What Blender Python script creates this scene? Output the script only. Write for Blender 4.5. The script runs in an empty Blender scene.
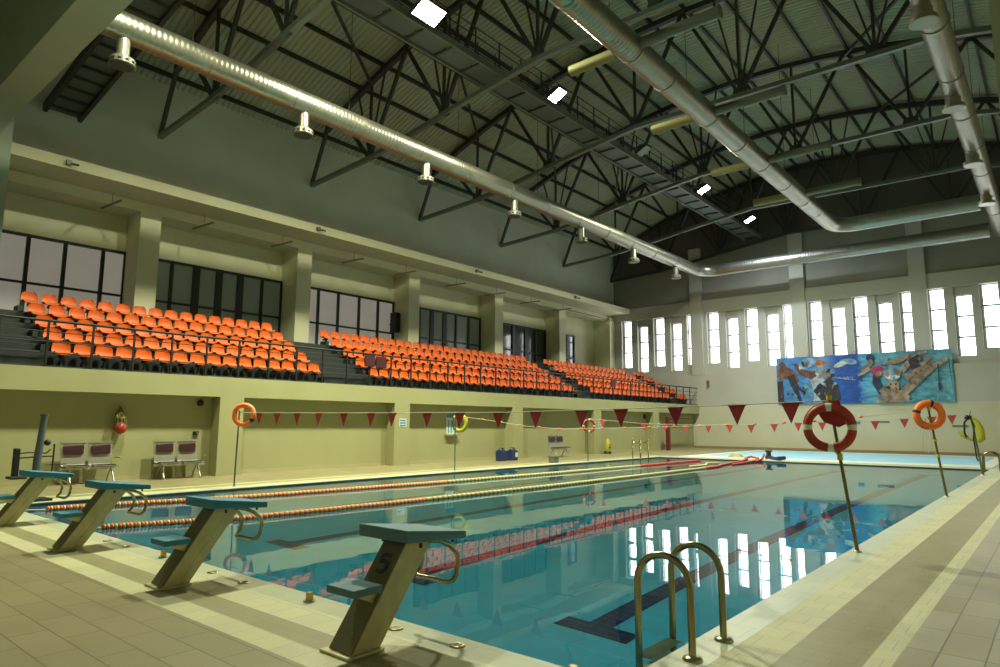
import bpy, math, random
from mathutils import Vector, Matrix
random.seed(7)
SC = bpy.context.scene
COL = SC.collection
PI = math.pi
V = Vector
# ---------------------------------------------------------------- helpers
class MB:
    def __init__(s): s.v=[]; s.f=[]; s.m=[]; s.sm=[]
    def _add(s, vs, fs, mi=0, smooth=False):
        o=len(s.v); s.v+= [tuple(p) for p in vs]
        for f in fs: s.f.append([i+o for i in f]); s.m.append(mi); s.sm.append(smooth)
    def box(s,x0,x1,y0,y1,z0,z1,mi=0):
        vs=[(x0,y0,z0),(x1,y0,z0),(x1,y1,z0),(x0,y1,z0),(x0,y0,z1),(x1,y0,z1),(x1,y1,z1),(x0,y1,z1)]
        s._add(vs,[(3,2,1,0),(4,5,6,7),(0,1,5,4),(1,2,6,5),(2,3,7,6),(3,0,4,7)],mi); return s
    def beam(s,p,q,w,h,mi=0,up=(0,0,1)):
        p=V(p);q=V(q);d=(q-p).normalized();u=V(up)
        if abs(d.dot(u))>.98:u=V((0,1,0))
        a=d.cross(u).normalized();b=a.cross(d).normalized()
        vs=[]
        for c in (p,q):
            for i,j in ((-1,-1),(1,-1),(1,1),(-1,1)): vs.append(c+a*(i*w/2)+b*(j*h/2))
        s._add(vs,[(3,2,1,0),(4,5,6,7),(0,1,5,4),(1,2,6,5),(2,3,7,6),(3,0,4,7)],mi); return s
    def tube(s,pts,r,n=8,mi=0,closed=False,caps=True):
        pts=[V(p) for p in pts];N=len(pts);rs=r if isinstance(r,(list,tuple)) else [r]*N
        vs=[];ref=None
        for i in range(N):
            if closed: d=pts[(i+1)%N]-pts[i-1]
            else: d=pts[min(i+1,N-1)]-pts[max(i-1,0)]
            if d.length<1e-9: d=V((0,0,1))
            d.normalize()
            if ref is None:
                ref=V((0,0,1)) if abs(d.z)<.9 else V((1,0,0))
                a=d.cross(ref).normalized()
            else:
                a=(a-d*a.dot(d)); a.normalize()
            b=d.cross(a)
            for k in range(n):
                t=2*PI*k/n; vs.append(pts[i]+(a*math.cos(t)+b*math.sin(t))*rs[i])
        fs=[]
        for i in range(N if closed else N-1):
            j=(i+1)%N
            for k in range(n):
                l=(k+1)%n; fs.append((i*n+k,i*n+l,j*n+l,j*n+k))
        s._add(vs,fs,mi,True)
        if caps and not closed:
            s._add(vs[:n],[tuple(range(n-1,-1,-1))],mi); s._add(vs[-n:],[tuple(range(n))],mi)
        return s
    def lathe(s,prof,o=(0,0,0),n=20,mi=0,M=None,smooth=True):
        o=V(o);vs=[];fs=[];P=len(prof)
        for r,z in prof:
            for k in range(n):
                t=2*PI*k/n; p=V((r*math.cos(t),r*math.sin(t),z))
                if M: p=M@p
                vs.append(o+p)
        for i in range(P-1):
            for k in range(n):
                l=(k+1)%n; fs.append((i*n+k,i*n+l,(i+1)*n+l,(i+1)*n+k))
        s._add(vs,fs,mi,smooth)
        s._add(vs[:n],[tuple(range(n-1,-1,-1))],mi); s._add(vs[-n:],[tuple(range(n))],mi)
        return s
    def prism(s,poly,d,mi=0):
        d=V(d);n=len(poly);vs=[V(p) for p in poly];vs+=[p+d for p in vs]
        fs=[tuple(range(n-1,-1,-1)),tuple(range(n,2*n))]+[(i,(i+1)%n,(i+1)%n+n,i+n) for i in range(n)]
        s._add(vs,fs,mi);return s
    def poly(s,pts,mi=0): s._add(pts,[tuple(range(len(pts)))],mi);return s
    def sphere(s,c,r,n=12,mi=0,sc=(1,1,1)):
        prof=[(max(1e-3,r*math.sin(PI*i/8))*1,-r*math.cos(PI*i/8)) for i in range(9)]
        M=Matrix.Diagonal(V(sc)); return s.lathe(prof,c,n,mi,M)
    def build(s,name,mats,parent=None,ref=(0,0,0),bevel=0):
        me=bpy.data.meshes.new(name); r=V(ref)
        me.from_pydata([tuple(V(p)-r) for p in s.v],[],s.f)
        if not isinstance(mats,(list,tuple)): mats=[mats]
        for m in mats: me.materials.append(m)
        me.polygons.foreach_set('material_index',s.m); me.polygons.foreach_set('use_smooth',s.sm)
        me.update()
        o=bpy.data.objects.new(name,me); COL.objects.link(o)
        if parent is not None: o.parent=parent
        else: o.location=r
        if bevel:
            b=o.modifiers.new('bevel','BEVEL'); b.width=bevel; b.segments=2; b.limit_method='ANGLE'
        return o
def tag(o,label=None,cat=None,group=None,kind=None):
    if label:o['label']=label
    if cat:o['category']=cat
    if group:o['group']=group
    if kind:o['kind']=kind
    return o
def struct(mb,name,mats,ref=(0,0,0)): return tag(mb.build(name,mats,None,ref),kind='structure')
def thing(name,loc,label,cat,group=None,rz=0):
    o=bpy.data.objects.new(name,None); COL.objects.link(o); o.location=loc; o.rotation_euler=(0,0,rz)
    o.empty_display_size=.1
    return tag(o,label,cat,group)
def copy_tree(o,parent=None):
    c=o.copy(); COL.objects.link(c); c.parent=parent
    for ch in [x for x in bpy.data.objects if x.parent==o]: copy_tree(ch,c)
    return c
WORDS='one two three four five six seven eight nine ten eleven twelve thirteen fourteen fifteen sixteen seventeen eighteen nineteen twenty twenty-one twenty-two twenty-three twenty-four twenty-five twenty-six twenty-seven'.split()
ORD='first second third fourth fifth sixth seventh eighth ninth tenth eleventh twelfth thirteenth fourteenth fifteenth sixteenth seventeenth eighteenth nineteenth twentieth'.split()
# ---------------------------------------------------------------- materials
def mat(name,col,rough=.6,metal=0,noise=0,nscale=3,bump=0,bscale=40,emit=None,es=0,spec=.5,coat=0):
    m=bpy.data.materials.new(name); m.use_nodes=True; nt=m.node_tree; b=nt.nodes['Principled BSDF']
    b.inputs['Base Color'].default_value=(*col,1); b.inputs['Roughness'].default_value=rough
    b.inputs['Metallic'].default_value=metal; b.inputs['Specular IOR Level'].default_value=spec
    if coat: b.inputs['Coat Weight'].default_value=coat
    if emit: b.inputs['Emission Color'].default_value=(*emit,1); b.inputs['Emission Strength'].default_value=es
    tc=nt.nodes.new('ShaderNodeTexCoord')
    if noise:
        n=nt.nodes.new('ShaderNodeTexNoise'); n.inputs['Scale'].default_value=nscale; n.inputs['Detail'].default_value=4
        r=nt.nodes.new('ShaderNodeValToRGB'); e=r.color_ramp.elements
        e[0].position=.3;e[1].position=.7
        e[0].color=(*[c*(1-noise) for c in col],1); e[1].color=(*[min(1,c*(1+noise)) for c in col],1)
        nt.links.new(tc.outputs['Object'],n.inputs['Vector']); nt.links.new(n.outputs['Fac'],r.inputs['Fac'])
        nt.links.new(r.outputs['Color'],b.inputs['Base Color'])
    if bump:
        n=nt.nodes.new('ShaderNodeTexNoise'); n.inputs['Scale'].default_value=bscale
        bp=nt.nodes.new('ShaderNodeBump'); bp.inputs['Strength'].default_value=bump; bp.inputs['Distance'].default_value=.01
        nt.links.new(tc.outputs['Object'],n.inputs['Vector']); nt.links.new(n.outputs['Fac'],bp.inputs['Height'])
        nt.links.new(bp.outputs['Normal'],b.inputs['Normal'])
    return m
def tilemat(name,c1,c2,mortar,bw,bh,ms=.004,rough=.5,rot=0,offset=.5,rib=None,ribscale=30,squash=1,bias=0):
    m=mat(name,c1,rough); nt=m.node_tree; b=nt.nodes['Principled BSDF']
    tc=nt.nodes.new('ShaderNodeTexCoord'); mp=nt.nodes.new('ShaderNodeMapping'); mp.inputs['Rotation'].default_value=(0,0,rot)
    br=nt.nodes.new('ShaderNodeTexBrick'); br.offset=offset
    br.inputs['Color1'].default_value=(*c1,1);br.inputs['Color2'].default_value=(*c2,1);br.inputs['Mortar'].default_value=(*mortar,1)
    br.inputs['Scale'].default_value=1;br.inputs['Brick Width'].default_value=bw;br.inputs['Row Height'].default_value=bh
    br.inputs['Mortar Size'].default_value=ms;br.inputs['Mortar Smooth'].default_value=.1;br.inputs['Bias'].default_value=bias
    nt.links.new(tc.outputs['Object'],mp.inputs['Vector']);nt.links.new(mp.outputs['Vector'],br.inputs['Vector'])
    n=nt.nodes.new('ShaderNodeTexNoise');n.inputs['Scale'].default_value=1.3;n.inputs['Detail'].default_value=5
    nt.links.new(tc.outputs['Object'],n.inputs['Vector'])
    mx=nt.nodes.new('ShaderNodeMix');mx.data_type='RGBA';mx.blend_type='MULTIPLY'
    rr=nt.nodes.new('ShaderNodeMapRange');rr.inputs['To Min'].default_value=.8;rr.inputs['To Max'].default_value=1.12
    nt.links.new(n.outputs['Fac'],rr.inputs['Value'])
    mx.inputs['Factor'].default_value=1
    nt.links.new(br.outputs['Color'],mx.inputs['A']);nt.links.new(rr.outputs['Result'],mx.inputs['B'])
    nt.links.new(mx.outputs['Result'],b.inputs['Base Color'])
    if rib is not None:
        w=nt.nodes.new('ShaderNodeTexWave');w.bands_direction=rib;w.inputs['Scale'].default_value=ribscale
        nt.links.new(tc.outputs['Object'],w.inputs['Vector'])
        bp=nt.nodes.new('ShaderNodeBump');bp.inputs['Strength'].default_value=.4;bp.inputs['Distance'].default_value=.005
        nt.links.new(w.outputs['Fac'],bp.inputs['Height']);nt.links.new(bp.outputs['Normal'],b.inputs['Normal'])
    return m
M={}
CREAM=(.74,.71,.48)
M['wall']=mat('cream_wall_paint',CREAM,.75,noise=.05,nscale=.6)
M['walllow']=mat('dimmed_cream_paint',(.345,.335,.165),.75,noise=.06,nscale=.6)  # cream wall colour darkened to paint in the dimmer light on the lower facade
M['wallgrey']=mat('grey_upper_paint',(.60,.61,.51),.8,noise=.07,nscale=.5)
M['wallfar']=mat('pale_far_paint',(.47,.46,.40),.8,noise=.05,nscale=.6)
M['wallfar_low']=mat('beige_far_paint',(.55,.52,.38),.75,noise=.05,nscale=.6)
M['wallfar_up']=mat('upper_far_paint',(.27,.27,.22),.8,noise=.08,nscale=.6)
M['gable']=mat('dark_gable_panel',(.10,.10,.09),.8)
M['base']=mat('brown_skirting',(.28,.21,.12),.6)
M['basecream']=mat('tan_skirting',(.40,.36,.20),.6)
M['beam']=mat('green_grey_concrete',(.42,.50,.38),.8,noise=.05,nscale=.8)
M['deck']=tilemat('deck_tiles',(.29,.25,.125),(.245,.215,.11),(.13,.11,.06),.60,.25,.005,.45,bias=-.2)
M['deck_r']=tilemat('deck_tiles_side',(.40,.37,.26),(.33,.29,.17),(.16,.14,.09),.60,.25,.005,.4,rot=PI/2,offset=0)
M['deck_dark']=M['deck']
LT=(.64,.62,.35)
M['cop']=tilemat('coping_tile',(.54,.56,.40),(.49,.52,.38),(.42,.42,.30),.25,.27,.003,.35)
M['rib_x']=tilemat('ribbed_tile_x',LT,(.58,.56,.36),(.40,.38,.24),.25,.25,.003,.45,rib='X',ribscale=20)
M['rib_y']=tilemat('ribbed_tile_y',LT,(.58,.56,.36),(.40,.38,.24),.25,.25,.003,.45,rib='Y',ribscale=20)
M['brown']=tilemat('brown_tile',(.32,.29,.14),(.29,.265,.13),(.24,.22,.12),.25,.12,.003,.45)
M['pooltile']=tilemat('pool_tile',(.05,.72,1.0),(.045,.68,.98),(.15,.62,.85),.25,.125,.003,.35)
M['poolwall']=tilemat('pool_wall_tile',(.06,.68,.95),(.05,.64,.93),(.15,.55,.8),.25,.125,.003,.35)
M['navy']=tilemat('navy_tile',(.008,.010,.085),(.010,.014,.10),(.05,.14,.24),.25,.125,.006,.35)
M['navy_rope']=mat('navy_band_tile',(.02,.06,.09),.3)
M['kidtile']=mat('pale_blue_tile',(.30,.58,.78),.5,noise=.1,nscale=.8)
M['whitecop']=mat('white_coping',(.75,.76,.70),.4,noise=.04)
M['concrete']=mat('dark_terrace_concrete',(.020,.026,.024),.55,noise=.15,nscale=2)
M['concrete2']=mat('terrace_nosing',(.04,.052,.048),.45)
M['seat']=mat('orange_plastic',(.60,.098,.006),.42,noise=.06,nscale=1,spec=.3)
M['rail']=mat('black_rail_paint',(.010,.010,.010),.5)
M['frame']=mat('black_window_frame',(.018,.022,.02),.4)
M['frost']=mat('frosted_pane',(.45,.43,.38),.45,emit=(.95,.86,.74),es=.17,noise=.12,nscale=.5)
M['glassdk']=mat('grey_green_pane',(.20,.23,.17),.15,spec=.8,emit=(.6,.7,.5),es=.025)
M['glassdk2']=mat('dark_reflecting_pane',(.05,.065,.065),.06,spec=1)
M['daypane']=mat('daylit_pane',(.8,.8,.8),.4,emit=(.93,.97,1),es=5)
M['whiteframe']=mat('white_window_frame',(.36,.39,.40),.5)
M['reveal']=mat('daylit_reveal_white',(.80,.80,.76),.7)
M['steel']=mat('dark_roof_steel',(.030,.036,.030),.5,noise=.1,nscale=2)
M['steel2']=mat('roof_chord_steel',(.050,.060,.050),.45,noise=.1,nscale=2)
M['chan']=mat('grey_channel',(.16,.19,.16),.4,metal=.3)
M['decking']=mat('roof_decking',(.36,.41,.31),.6,noise=.05,nscale=.4)
M['catpanel']=mat('catwalk_sheet',(.10,.135,.12),.4,metal=.2,noise=.1,nscale=1)
M['yellow_ins']=mat('yellow_green_tape',(.24,.22,.07),.5)
M['branch']=mat('green_grey_insulation',(.15,.17,.12),.45,metal=.2)
def duct_mat(name,col,rough,axis):
    m=mat(name,col,rough,metal=.9); nt=m.node_tree;b=nt.nodes['Principled BSDF']
    tc=nt.nodes.new('ShaderNodeTexCoord');w=nt.nodes.new('ShaderNodeTexWave');w.bands_direction=axis;w.inputs['Scale'].default_value=2.2
    w.inputs['Distortion'].default_value=.3
    nt.links.new(tc.outputs['Object'],w.inputs['Vector'])
    bp=nt.nodes.new('ShaderNodeBump');bp.inputs['Strength'].default_value=.35;bp.inputs['Distance'].default_value=.015
    nt.links.new(w.outputs['Fac'],bp.inputs['Height']);nt.links.new(bp.outputs['Normal'],b.inputs['Normal'])
    n=nt.nodes.new('ShaderNodeTexNoise');n.inputs['Scale'].default_value=1.7;n.inputs['Detail'].default_value=6
    nt.links.new(tc.outputs['Object'],n.inputs['Vector'])
    r=nt.nodes.new('ShaderNodeMapRange');r.inputs['To Min'].default_value=rough-.1;r.inputs['To Max'].default_value=rough+.15
    nt.links.new(n.outputs['Fac'],r.inputs['Value']);nt.links.new(r.outputs['Result'],b.inputs['Roughness'])
    return m
M['duct']=duct_mat('spiral_duct',(.36,.35,.28),.33,'Y')
M['ductx']=duct_mat('spiral_duct_cross',(.33,.34,.30),.36,'X')
M['galv']=mat('galvanised_sheet',(.36,.35,.28),.36,metal=.85)
M['diffuser']=mat('diffuser_white',(.20,.20,.155),.4,metal=.3)
M['hole']=mat('black_void',(.008,.008,.008),.8)
M['stainless']=mat('brushed_stainless',(.45,.42,.27),.30,metal=.85,noise=.12,nscale=6)
M['stainless2']=mat('ladder_steel',(.33,.29,.16),.24,metal=1,noise=.08,nscale=8)
M['blockside']=mat('block_sheet',(.52,.47,.25),.42,metal=.2,noise=.14,nscale=7)
M['blockdark']=mat('block_rear_sheet',(.20,.185,.11),.42,metal=.45,noise=.1,nscale=7)
M['platform']=mat('blue_platform',(.04,.22,.34),.62,bump=.4,bscale=180)
M['platform2']=mat('grey_blue_platform',(.10,.22,.28),.65,bump=.4,bscale=180)
M['mark']=mat('slate_number',(.03,.07,.10),.6)
M['orange']=mat('orange_foam',(1.0,.20,.03),.45)
M['red']=mat('dark_red_foam',(.42,.035,.015),.5)
M['flag']=mat('red_flag_cloth',(.40,.025,.022),.7)
M['flag2']=mat('bright_red_flag',(.50,.06,.05),.7)
M['white']=mat('white_band',(.75,.75,.68),.5)
M['black']=mat('black_rubber',(.012,.012,.014),.5)
M['navyband']=mat('navy_webbing',(.02,.02,.06),.6)
M['rope']=mat('pale_rope',(.62,.60,.45),.8)
M['yrope']=mat('yellow_rope',(.62,.50,.06),.7)
M['yellow']=mat('yellow_foam',(.46,.45,.03),.5)
M['pole']=mat('olive_pole',(.16,.14,.06),.45,metal=.3)
M['polel']=mat('grey_pole',(.12,.15,.16),.4,metal=.4)
M['ropered']=mat('lane_orange',(.78,.15,.03),.4)
M['ropetan']=mat('lane_tan',(.30,.22,.08),.5)
M['ropecream']=mat('lane_cream',(.60,.52,.26),.4)
M['ropedark']=mat('lane_shadow_black',(.03,.02,.02),.5)
M['ropered2']=mat('lane_red',(.55,.06,.04),.45)
M['maroon']=mat('maroon_vinyl',(.035,.008,.011),.4)
M['maroonb']=mat('maroon_board',(.045,.006,.008),.6)
M['benchmetal']=mat('bench_steel',(.42,.41,.34),.35,metal=.6)
M['jerry']=mat('blue_plastic',(.012,.03,.13),.35)
M['redpipe']=mat('red_pipe',(.14,.014,.010),.4)
M['signblue']=mat('sign_blue',(.05,.22,.38),.5)
M['signwhite']=mat('sign_white',(.60,.66,.62),.5)
M['greenbox']=mat('grey_green_box',(.13,.17,.13),.5)
M['lamp']=mat('flood_lens',(1,1,1),.3,emit=(1,.99,.90),es=60)
M['lamp2']=mat('flood_lens_cool',(1,1,1),.3,emit=(.88,.93,1),es=25)
M['lampoff']=mat('unlit_lens',(.28,.32,.29),.15)
M['net']=mat('net_green',(.10,.12,.05),.8)
M['brass']=mat('brass_fitting',(.40,.30,.10),.35,metal=.8)
# water
def water_mat():
    m=bpy.data.materials.new('pool_water'); m.use_nodes=True; nt=m.node_tree
    for n in list(nt.nodes): nt.nodes.remove(n)
    out=nt.nodes.new('ShaderNodeOutputMaterial')
    tr=nt.nodes.new('ShaderNodeBsdfRefraction'); tr.inputs['IOR'].default_value=1.33; tr.inputs['Color'].default_value=(.85,.98,1,1); tr.inputs['Roughness'].default_value=0
    gl=nt.nodes.new('ShaderNodeBsdfGlossy'); gl.inputs['Roughness'].default_value=.0; gl.inputs['Color'].default_value=(1,1,1,1)
    fr=nt.nodes.new('ShaderNodeFresnel'); fr.inputs['IOR'].default_value=1.33
    mx=nt.nodes.new('ShaderNodeMixShader')
    tc=nt.nodes.new('ShaderNodeTexCoord'); n=nt.nodes.new('ShaderNodeTexNoise'); n.inputs['Scale'].default_value=1.1; n.inputs['Detail'].default_value=2
    bp=nt.nodes.new('ShaderNodeBump'); bp.inputs['Strength'].default_value=.04; bp.inputs['Distance'].default_value=.04
    nt.links.new(tc.outputs['Object'],n.inputs['Vector']); nt.links.new(n.outputs['Fac'],bp.inputs['Height'])
    for s in (tr,gl,fr): nt.links.new(bp.outputs['Normal'],s.inputs['Normal'])
    nt.links.new(fr.outputs[0],mx.inputs[0]); nt.links.new(tr.outputs[0],mx.inputs[1]); nt.links.new(gl.outputs[0],mx.inputs[2])
    nt.links.new(mx.outputs[0],out.inputs['Surface'])
    return m
M['water']=water_mat()
# ---------------------------------------------------------------- setting: floor, pool
PX0,PX1,PY0,PY1=-14.55,-2.09,3.57,28.9
XW,XR,YN,YF=-18.65,4.6,-5.0,42.2     # recess wall, right wall, near wall, far wall
def ring(name,a,b,mx,my,far=True):
    # a,b = (wx,wy_near,wy_far) inner and outer offsets from the pool edge
    mb=MB(); z0,z1=-.06,0
    ix0,ix1,iy0,iy1=PX0-a[0],PX1+a[0],PY0-a[1],PY1+a[2]
    ox0,ox1,oy0,oy1=PX0-b[0],PX1+b[0],PY0-b[1],PY1+b[2]
    mb.box(ox0,ix0,oy0,oy1,z0,z1,0); mb.box(ix1,ox1,oy0,oy1,z0,z1,0)
    mb.box(ix0,ix1,oy0,iy0,z0,z1,1)
    if oy1>iy1: mb.box(ix0,ix1,iy1,oy1,z0,z1,1)
    return struct(mb,name,[mx,my])
ring('trim_1',(0,0,0),(.27,.27,.27),M['cop'],M['cop'])
ring('trim_2',(.27,.27,.27),(.57,.57,.57),M['rib_x'],M['rib_y'])
ring('trim_3',(.57,.57,.57),(1.01,.81,.81),M['brown'],M['brown'])
ring('trim_4',(1.01,.81,.81),(1.15,1.03,1.03),M['rib_x'],M['rib_y'])
fx0,fx1=PX0-1.15,PX1+1.15; fy0=PY0-1.03; fy1=PY1+1.03
KX0,KX1,KY0,KY1=-13.6,-2.6,31.4,40.4      # shallow far pool
f=MB()
f.box(-26,fx0,YN,YF,-.06,0,0); f.box(fx1,XR,YN,YF,-.06,0,1); f.box(fx0,fx1,YN,fy0,-.06,0,0)
f.box(fx0,KX0-.5,fy1,YF,-.06,0,0); f.box(KX1+.5,fx1,fy1,YF,-.06,0,1); f.box(KX0-.5,KX1+.5,KY1+.4,YF,-.06,0,0)
struct(f,'floor',[M['deck'],M['deck_r']])
k=MB()
k.box(KX0-.5,KX1+.5,fy1,KY0,-.06,.012); k.box(KX0-.5,KX1+.5,KY1,KY1+.4,-.06,.012); k.box(KX0-.5,KX0,KY0,KY1,-.06,.012); k.box(KX1,KX1+.5,KY0,KY1,-.06,.012)
struct(k,'trim_5',[M['whitecop']])
k=MB(); k.box(KX0,KX1,KY0,KY1,-.6,-.5); k.box(KX0-.1,KX0,KY0,KY1,-.5,-.06);k.box(KX1,KX1+.1,KY0,KY1,-.5,-.06);k.box(KX0,KX1,KY0-.1,KY0,-.5,-.06);k.box(KX0,KX1,KY1,KY1+.1,-.5,-.06)
struct(k,'shallow_pool_basin',[M['kidtile']])
k=MB(); k.box(KX0,KX1,KY0,KY1,-.04,-.015)  # opaque sheet replaces the water; its pale reflection is put into the colour
o=k.build('water_stand_in',M['kidtile']); tag(o,'pale blue sheet standing in for water on the shallow pool beyond the main pool','cover')
# main basin
D=-1.58
p=MB()
p.box(PX0,PX1,PY0,PY1,D-.1,D,0)
p.box(PX0-.15,PX0,PY0-.15,PY1+.15,D-.1,-.06,1);p.box(PX1,PX1+.15,PY0-.15,PY1+.15,D-.1,-.06,1)
p.box(PX0,PX1,PY0-.15,PY0,D-.1,-.06,1);p.box(PX0,PX1,PY1,PY1+.15,D-.1,-.06,1)
LX=[-3.69-2.7*i for i in range(4)]
for x in LX:
    p.box(x-.13,x+.13,5.95,26.6,D,D+.004,2); p.box(x-.39,x+.43,5.7,5.97,D,D+.005,2); p.box(x-.41,x+.41,26.6,26.85,D,D+.005,2)
# dark waterline tile band on the side walls
p.box(PX0,PX0+.006,PY0,PY1,-.16,-.012,3);p.box(PX0,PX1,PY1-.006,PY1,-.16,-.012,3)
struct(p,'pool_basin',[M['pooltile'],M['poolwall'],M['navy'],M['navy_rope']])
w=MB(); w.poly([(PX0,PY0,-.045),(PX1,PY0,-.045),(PX1,PY1,-.045),(PX0,PY1,-.045)])
water=w.build('pool_water',M['water']); tag(water,'still turquoise water filling the main swimming pool','water',kind='stuff')
# ---------------------------------------------------------------- left lower facade
CY=[3.22+6.49*i for i in range(0,7)]  # column centres
CY=[-3.3,3.2,9.7,16.17,22.85,29.4,35.85]
XF=-18.2
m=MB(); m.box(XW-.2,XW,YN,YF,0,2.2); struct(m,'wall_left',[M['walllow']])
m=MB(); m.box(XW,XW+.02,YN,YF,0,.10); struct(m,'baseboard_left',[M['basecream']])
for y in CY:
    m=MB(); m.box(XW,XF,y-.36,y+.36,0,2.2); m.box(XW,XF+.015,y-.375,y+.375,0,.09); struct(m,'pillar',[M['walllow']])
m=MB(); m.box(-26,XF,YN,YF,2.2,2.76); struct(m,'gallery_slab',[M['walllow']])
# terraces
RX=[-18.62-.76*i for i in range(5)]; ZT=[2.80+.41*i for i in range(5)]
t=MB()
for i in range(5):
    x1=RX[i]+.28; x0=RX[i]-.48 if i<4 else -22.9
    t.box(x0 if i==4 else x0,x1,YN,YF,2.76,ZT[i],0)
    t.box(x1-.04,x1+.003,YN,YF,ZT[i]-.04,ZT[i]+.004,1)
t.box(-26,-22.9,YN,YF,2.76,4.44,0)
AIS=[(3.2,5.15),(13.15,15.05),(28.35,29.55),(39.0,39.8)]
for a,b in AIS:
    for i in range(5):
        x1=RX[i]+.28
        t.box(x1,x1+.36,a,b,2.76,ZT[i]-.205,0) if i else None
        if i: t.box(x1+.33,x1+.363,a,b,ZT[i]-.235,ZT[i]-.201,1)
        # black side kerbs at the ends of each row
        if i: t.box(RX[i]-.1,RX[i]+.3,b-.02,b+.10,ZT[i],ZT[i]+.16,0)
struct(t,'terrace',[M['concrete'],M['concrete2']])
# ---------------------------------------------------------------- upper gallery wall
m=MB(); m.box(-26.2,-26,YN,YF,2.76,9.0); m.box(-26.2,-24.8,YN,YF,9.0,9.2)
struct(m,'wall_gallery',[M['wall']])
for y in [3.2,9.7,16.17,22.65,29.35,35.85]:
    m=MB(); m.box(-26,-24.8,y-.36,y+.36,2.76,9.0); struct(m,'pillar',[M['wall']])
m=MB(); m.box(-26,-24.6,41.55,YF,2.76,9.2); struct(m,'pillar',[M['wall']])
m=MB(); m.box(-24.8,-23.25,5.0,YF,9.36,9.72); m.box(-26.2,-24.8,YN,YF,9.2,9.72); struct(m,'trim_6',[M['wall']])
m=MB(); m.box(-24.85,-24.6,YN,YF,9.72,14.4); struct(m,'wall_left_upper',[M['wallgrey']])
# gallery windows
def gwin(n,y0,y1,vs,thick,pane,door=None):
    t=thing('window_%d'%n,(-26,(y0+y1)/2,4.44),None,None); t['kind']='structure'
    ref=t.location
    g=MB(); g.box(-26,-25.97,y0,y1,4.44,7.65); g.build('pane',pane,t,ref)
    fr=MB()
    for a,b in ((7.58,7.68),(6.0,6.08),(4.44,4.54)): fr.box(-26,-25.9,y0,y1,a,b)
    for y in [y0,y1]+vs:
        w=.06 if y not in thick else .14
        fr.box(-26,-25.89,y-w,y+w,4.44,7.68)
    fr.build('window_frame',M['frame'],t,ref)
    if door:
        h=MB(); h.tube([(-25.88,door,5.4),(-25.82,door,5.45),(-25.82,door,5.95),(-25.88,door,6.0)],.02,6); h.build('door_handle',M['benchmetal'],t,ref)
    return t
gwin(1,4.2,9.35,[5.3,6.33,7.41,8.6],[],M['frost'])
gwin(2,10.06,15.8,[11.04,12.0,12.94,13.86,14.85],[12.0,12.94,13.86],M['glassdk'],13.1)
gwin(3,16.53,22.25,[17.71,18.82,20.05,21.23],[],M['frost'])
gwin(4,23.0,28.95,[24.1,25.0,26.0,26.9,27.95],[25.0,26.0],M['glassdk'],26.1)
gwin(5,29.72,35.45,[30.9,32.1,33.3,34.4],[32.1],M['glassdk2'])
gwin(6,36.22,38.9,[37.6],[],M['glassdk2'])
# ---------------------------------------------------------------- far wall with slit windows
YL=41.95
m=MB(); m.box(XW-.2,XR,YL,42.7,0,2.76,0); m.box(-26,XR,YL,42.7,2.76,4.75,1)
struct(m,'wall_far_lower',[M['wallfar_low'],M['wallfar']])
m=MB(); m.box(XW-.2,XR,YL-.02,YL,0,.14); struct(m,'baseboard_far',[M['base']])
WX=[(-24.0,-23.2),(-22.72,-21.92),(-21.48,-20.66),(-20.2,-19.4),(-19.0,-18.5),(-17.6,-16.8),(-16.32,-15.52),(-15.08,-14.27),(-13.8,-13.0),(-12.7,-12.1),
    (-11.25,-10.5),(-10.05,-9.25),(-8.85,-8.05),(-7.63,-6.83),(-6.45,-5.8),(-5.13,-4.35),(-3.95,-3.13),(-2.8,-1.98),(-1.6,-.8),(-.4,.3),(1.2,2.0),(2.4,3.2)]
LOW={1,3,6,8,11,13,16,18,21}
w=MB(); yb0,yb1=42.2,42.7
xs=[-26.]+[v for a in WX for v in a]+[XR]
for i in range(0,len(xs),2): w.box(xs[i],xs[i+1],yb0,yb1,4.75,8.87,0)
for i,(a,b) in enumerate(WX):
    zb=5.13 if i in LOW else 5.48
    w.box(a,b,yb0,yb1,4.75,zb,0)
    if i in LOW: w.box(a,b,yb0+.12,yb1,8.40,8.87,0)
struct(w,'wall_far_upper',[M['wallfar']])
m=MB(); m.box(-24.8,XR,42.08,42.7,8.87,9.72); struct(m,'trim_7',[M['wallfar']])
for a,b in ((-18.62,-17.82),(-12.14,-11.32),(-5.86,-5.08),(.35,1.1)):
    m=MB(); m.box(a,b,41.93,42.2,4.75,13.3); struct(m,'pillar',[M['wallfar']])
def bot(x):  # underside of the roof truss
    d=x; pts=[(-24.6,11.9),(-20.6,12.1),(-18.3,12.38),(-15.4,12.82),(-12.1,13.25),(-2.2,13.15),(.6,12.6),(4.6,11.9)]
    for (a,za),(b,zb) in zip(pts,pts[1:]):
        if d<=b: return za+(zb-za)*(d-a)/(b-a)
    return 11.9
def top(x): return 17.3-.0168*(x+10)**2
up=[(x,YF,bot(x)) for x in (-24.6,-20.6,-16.4,-12.1,-7.9,-3.6,.6,4.6)]
m=MB(); m.prism([(-24.6,YF,9.72),(XR,YF,9.72)]+up[::-1],(0,.4,0)); struct(m,'wall_far_gable',[M['wallfar_up']])
gx=[-24.6+29.2*i/16 for i in range(17)]
m=MB(); m.prism(up+[(x,YF,top(x)+.3) for x in gx[::-1]],(0,.4,0)); struct(m,'wall_far_top',[M['gable']])
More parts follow.
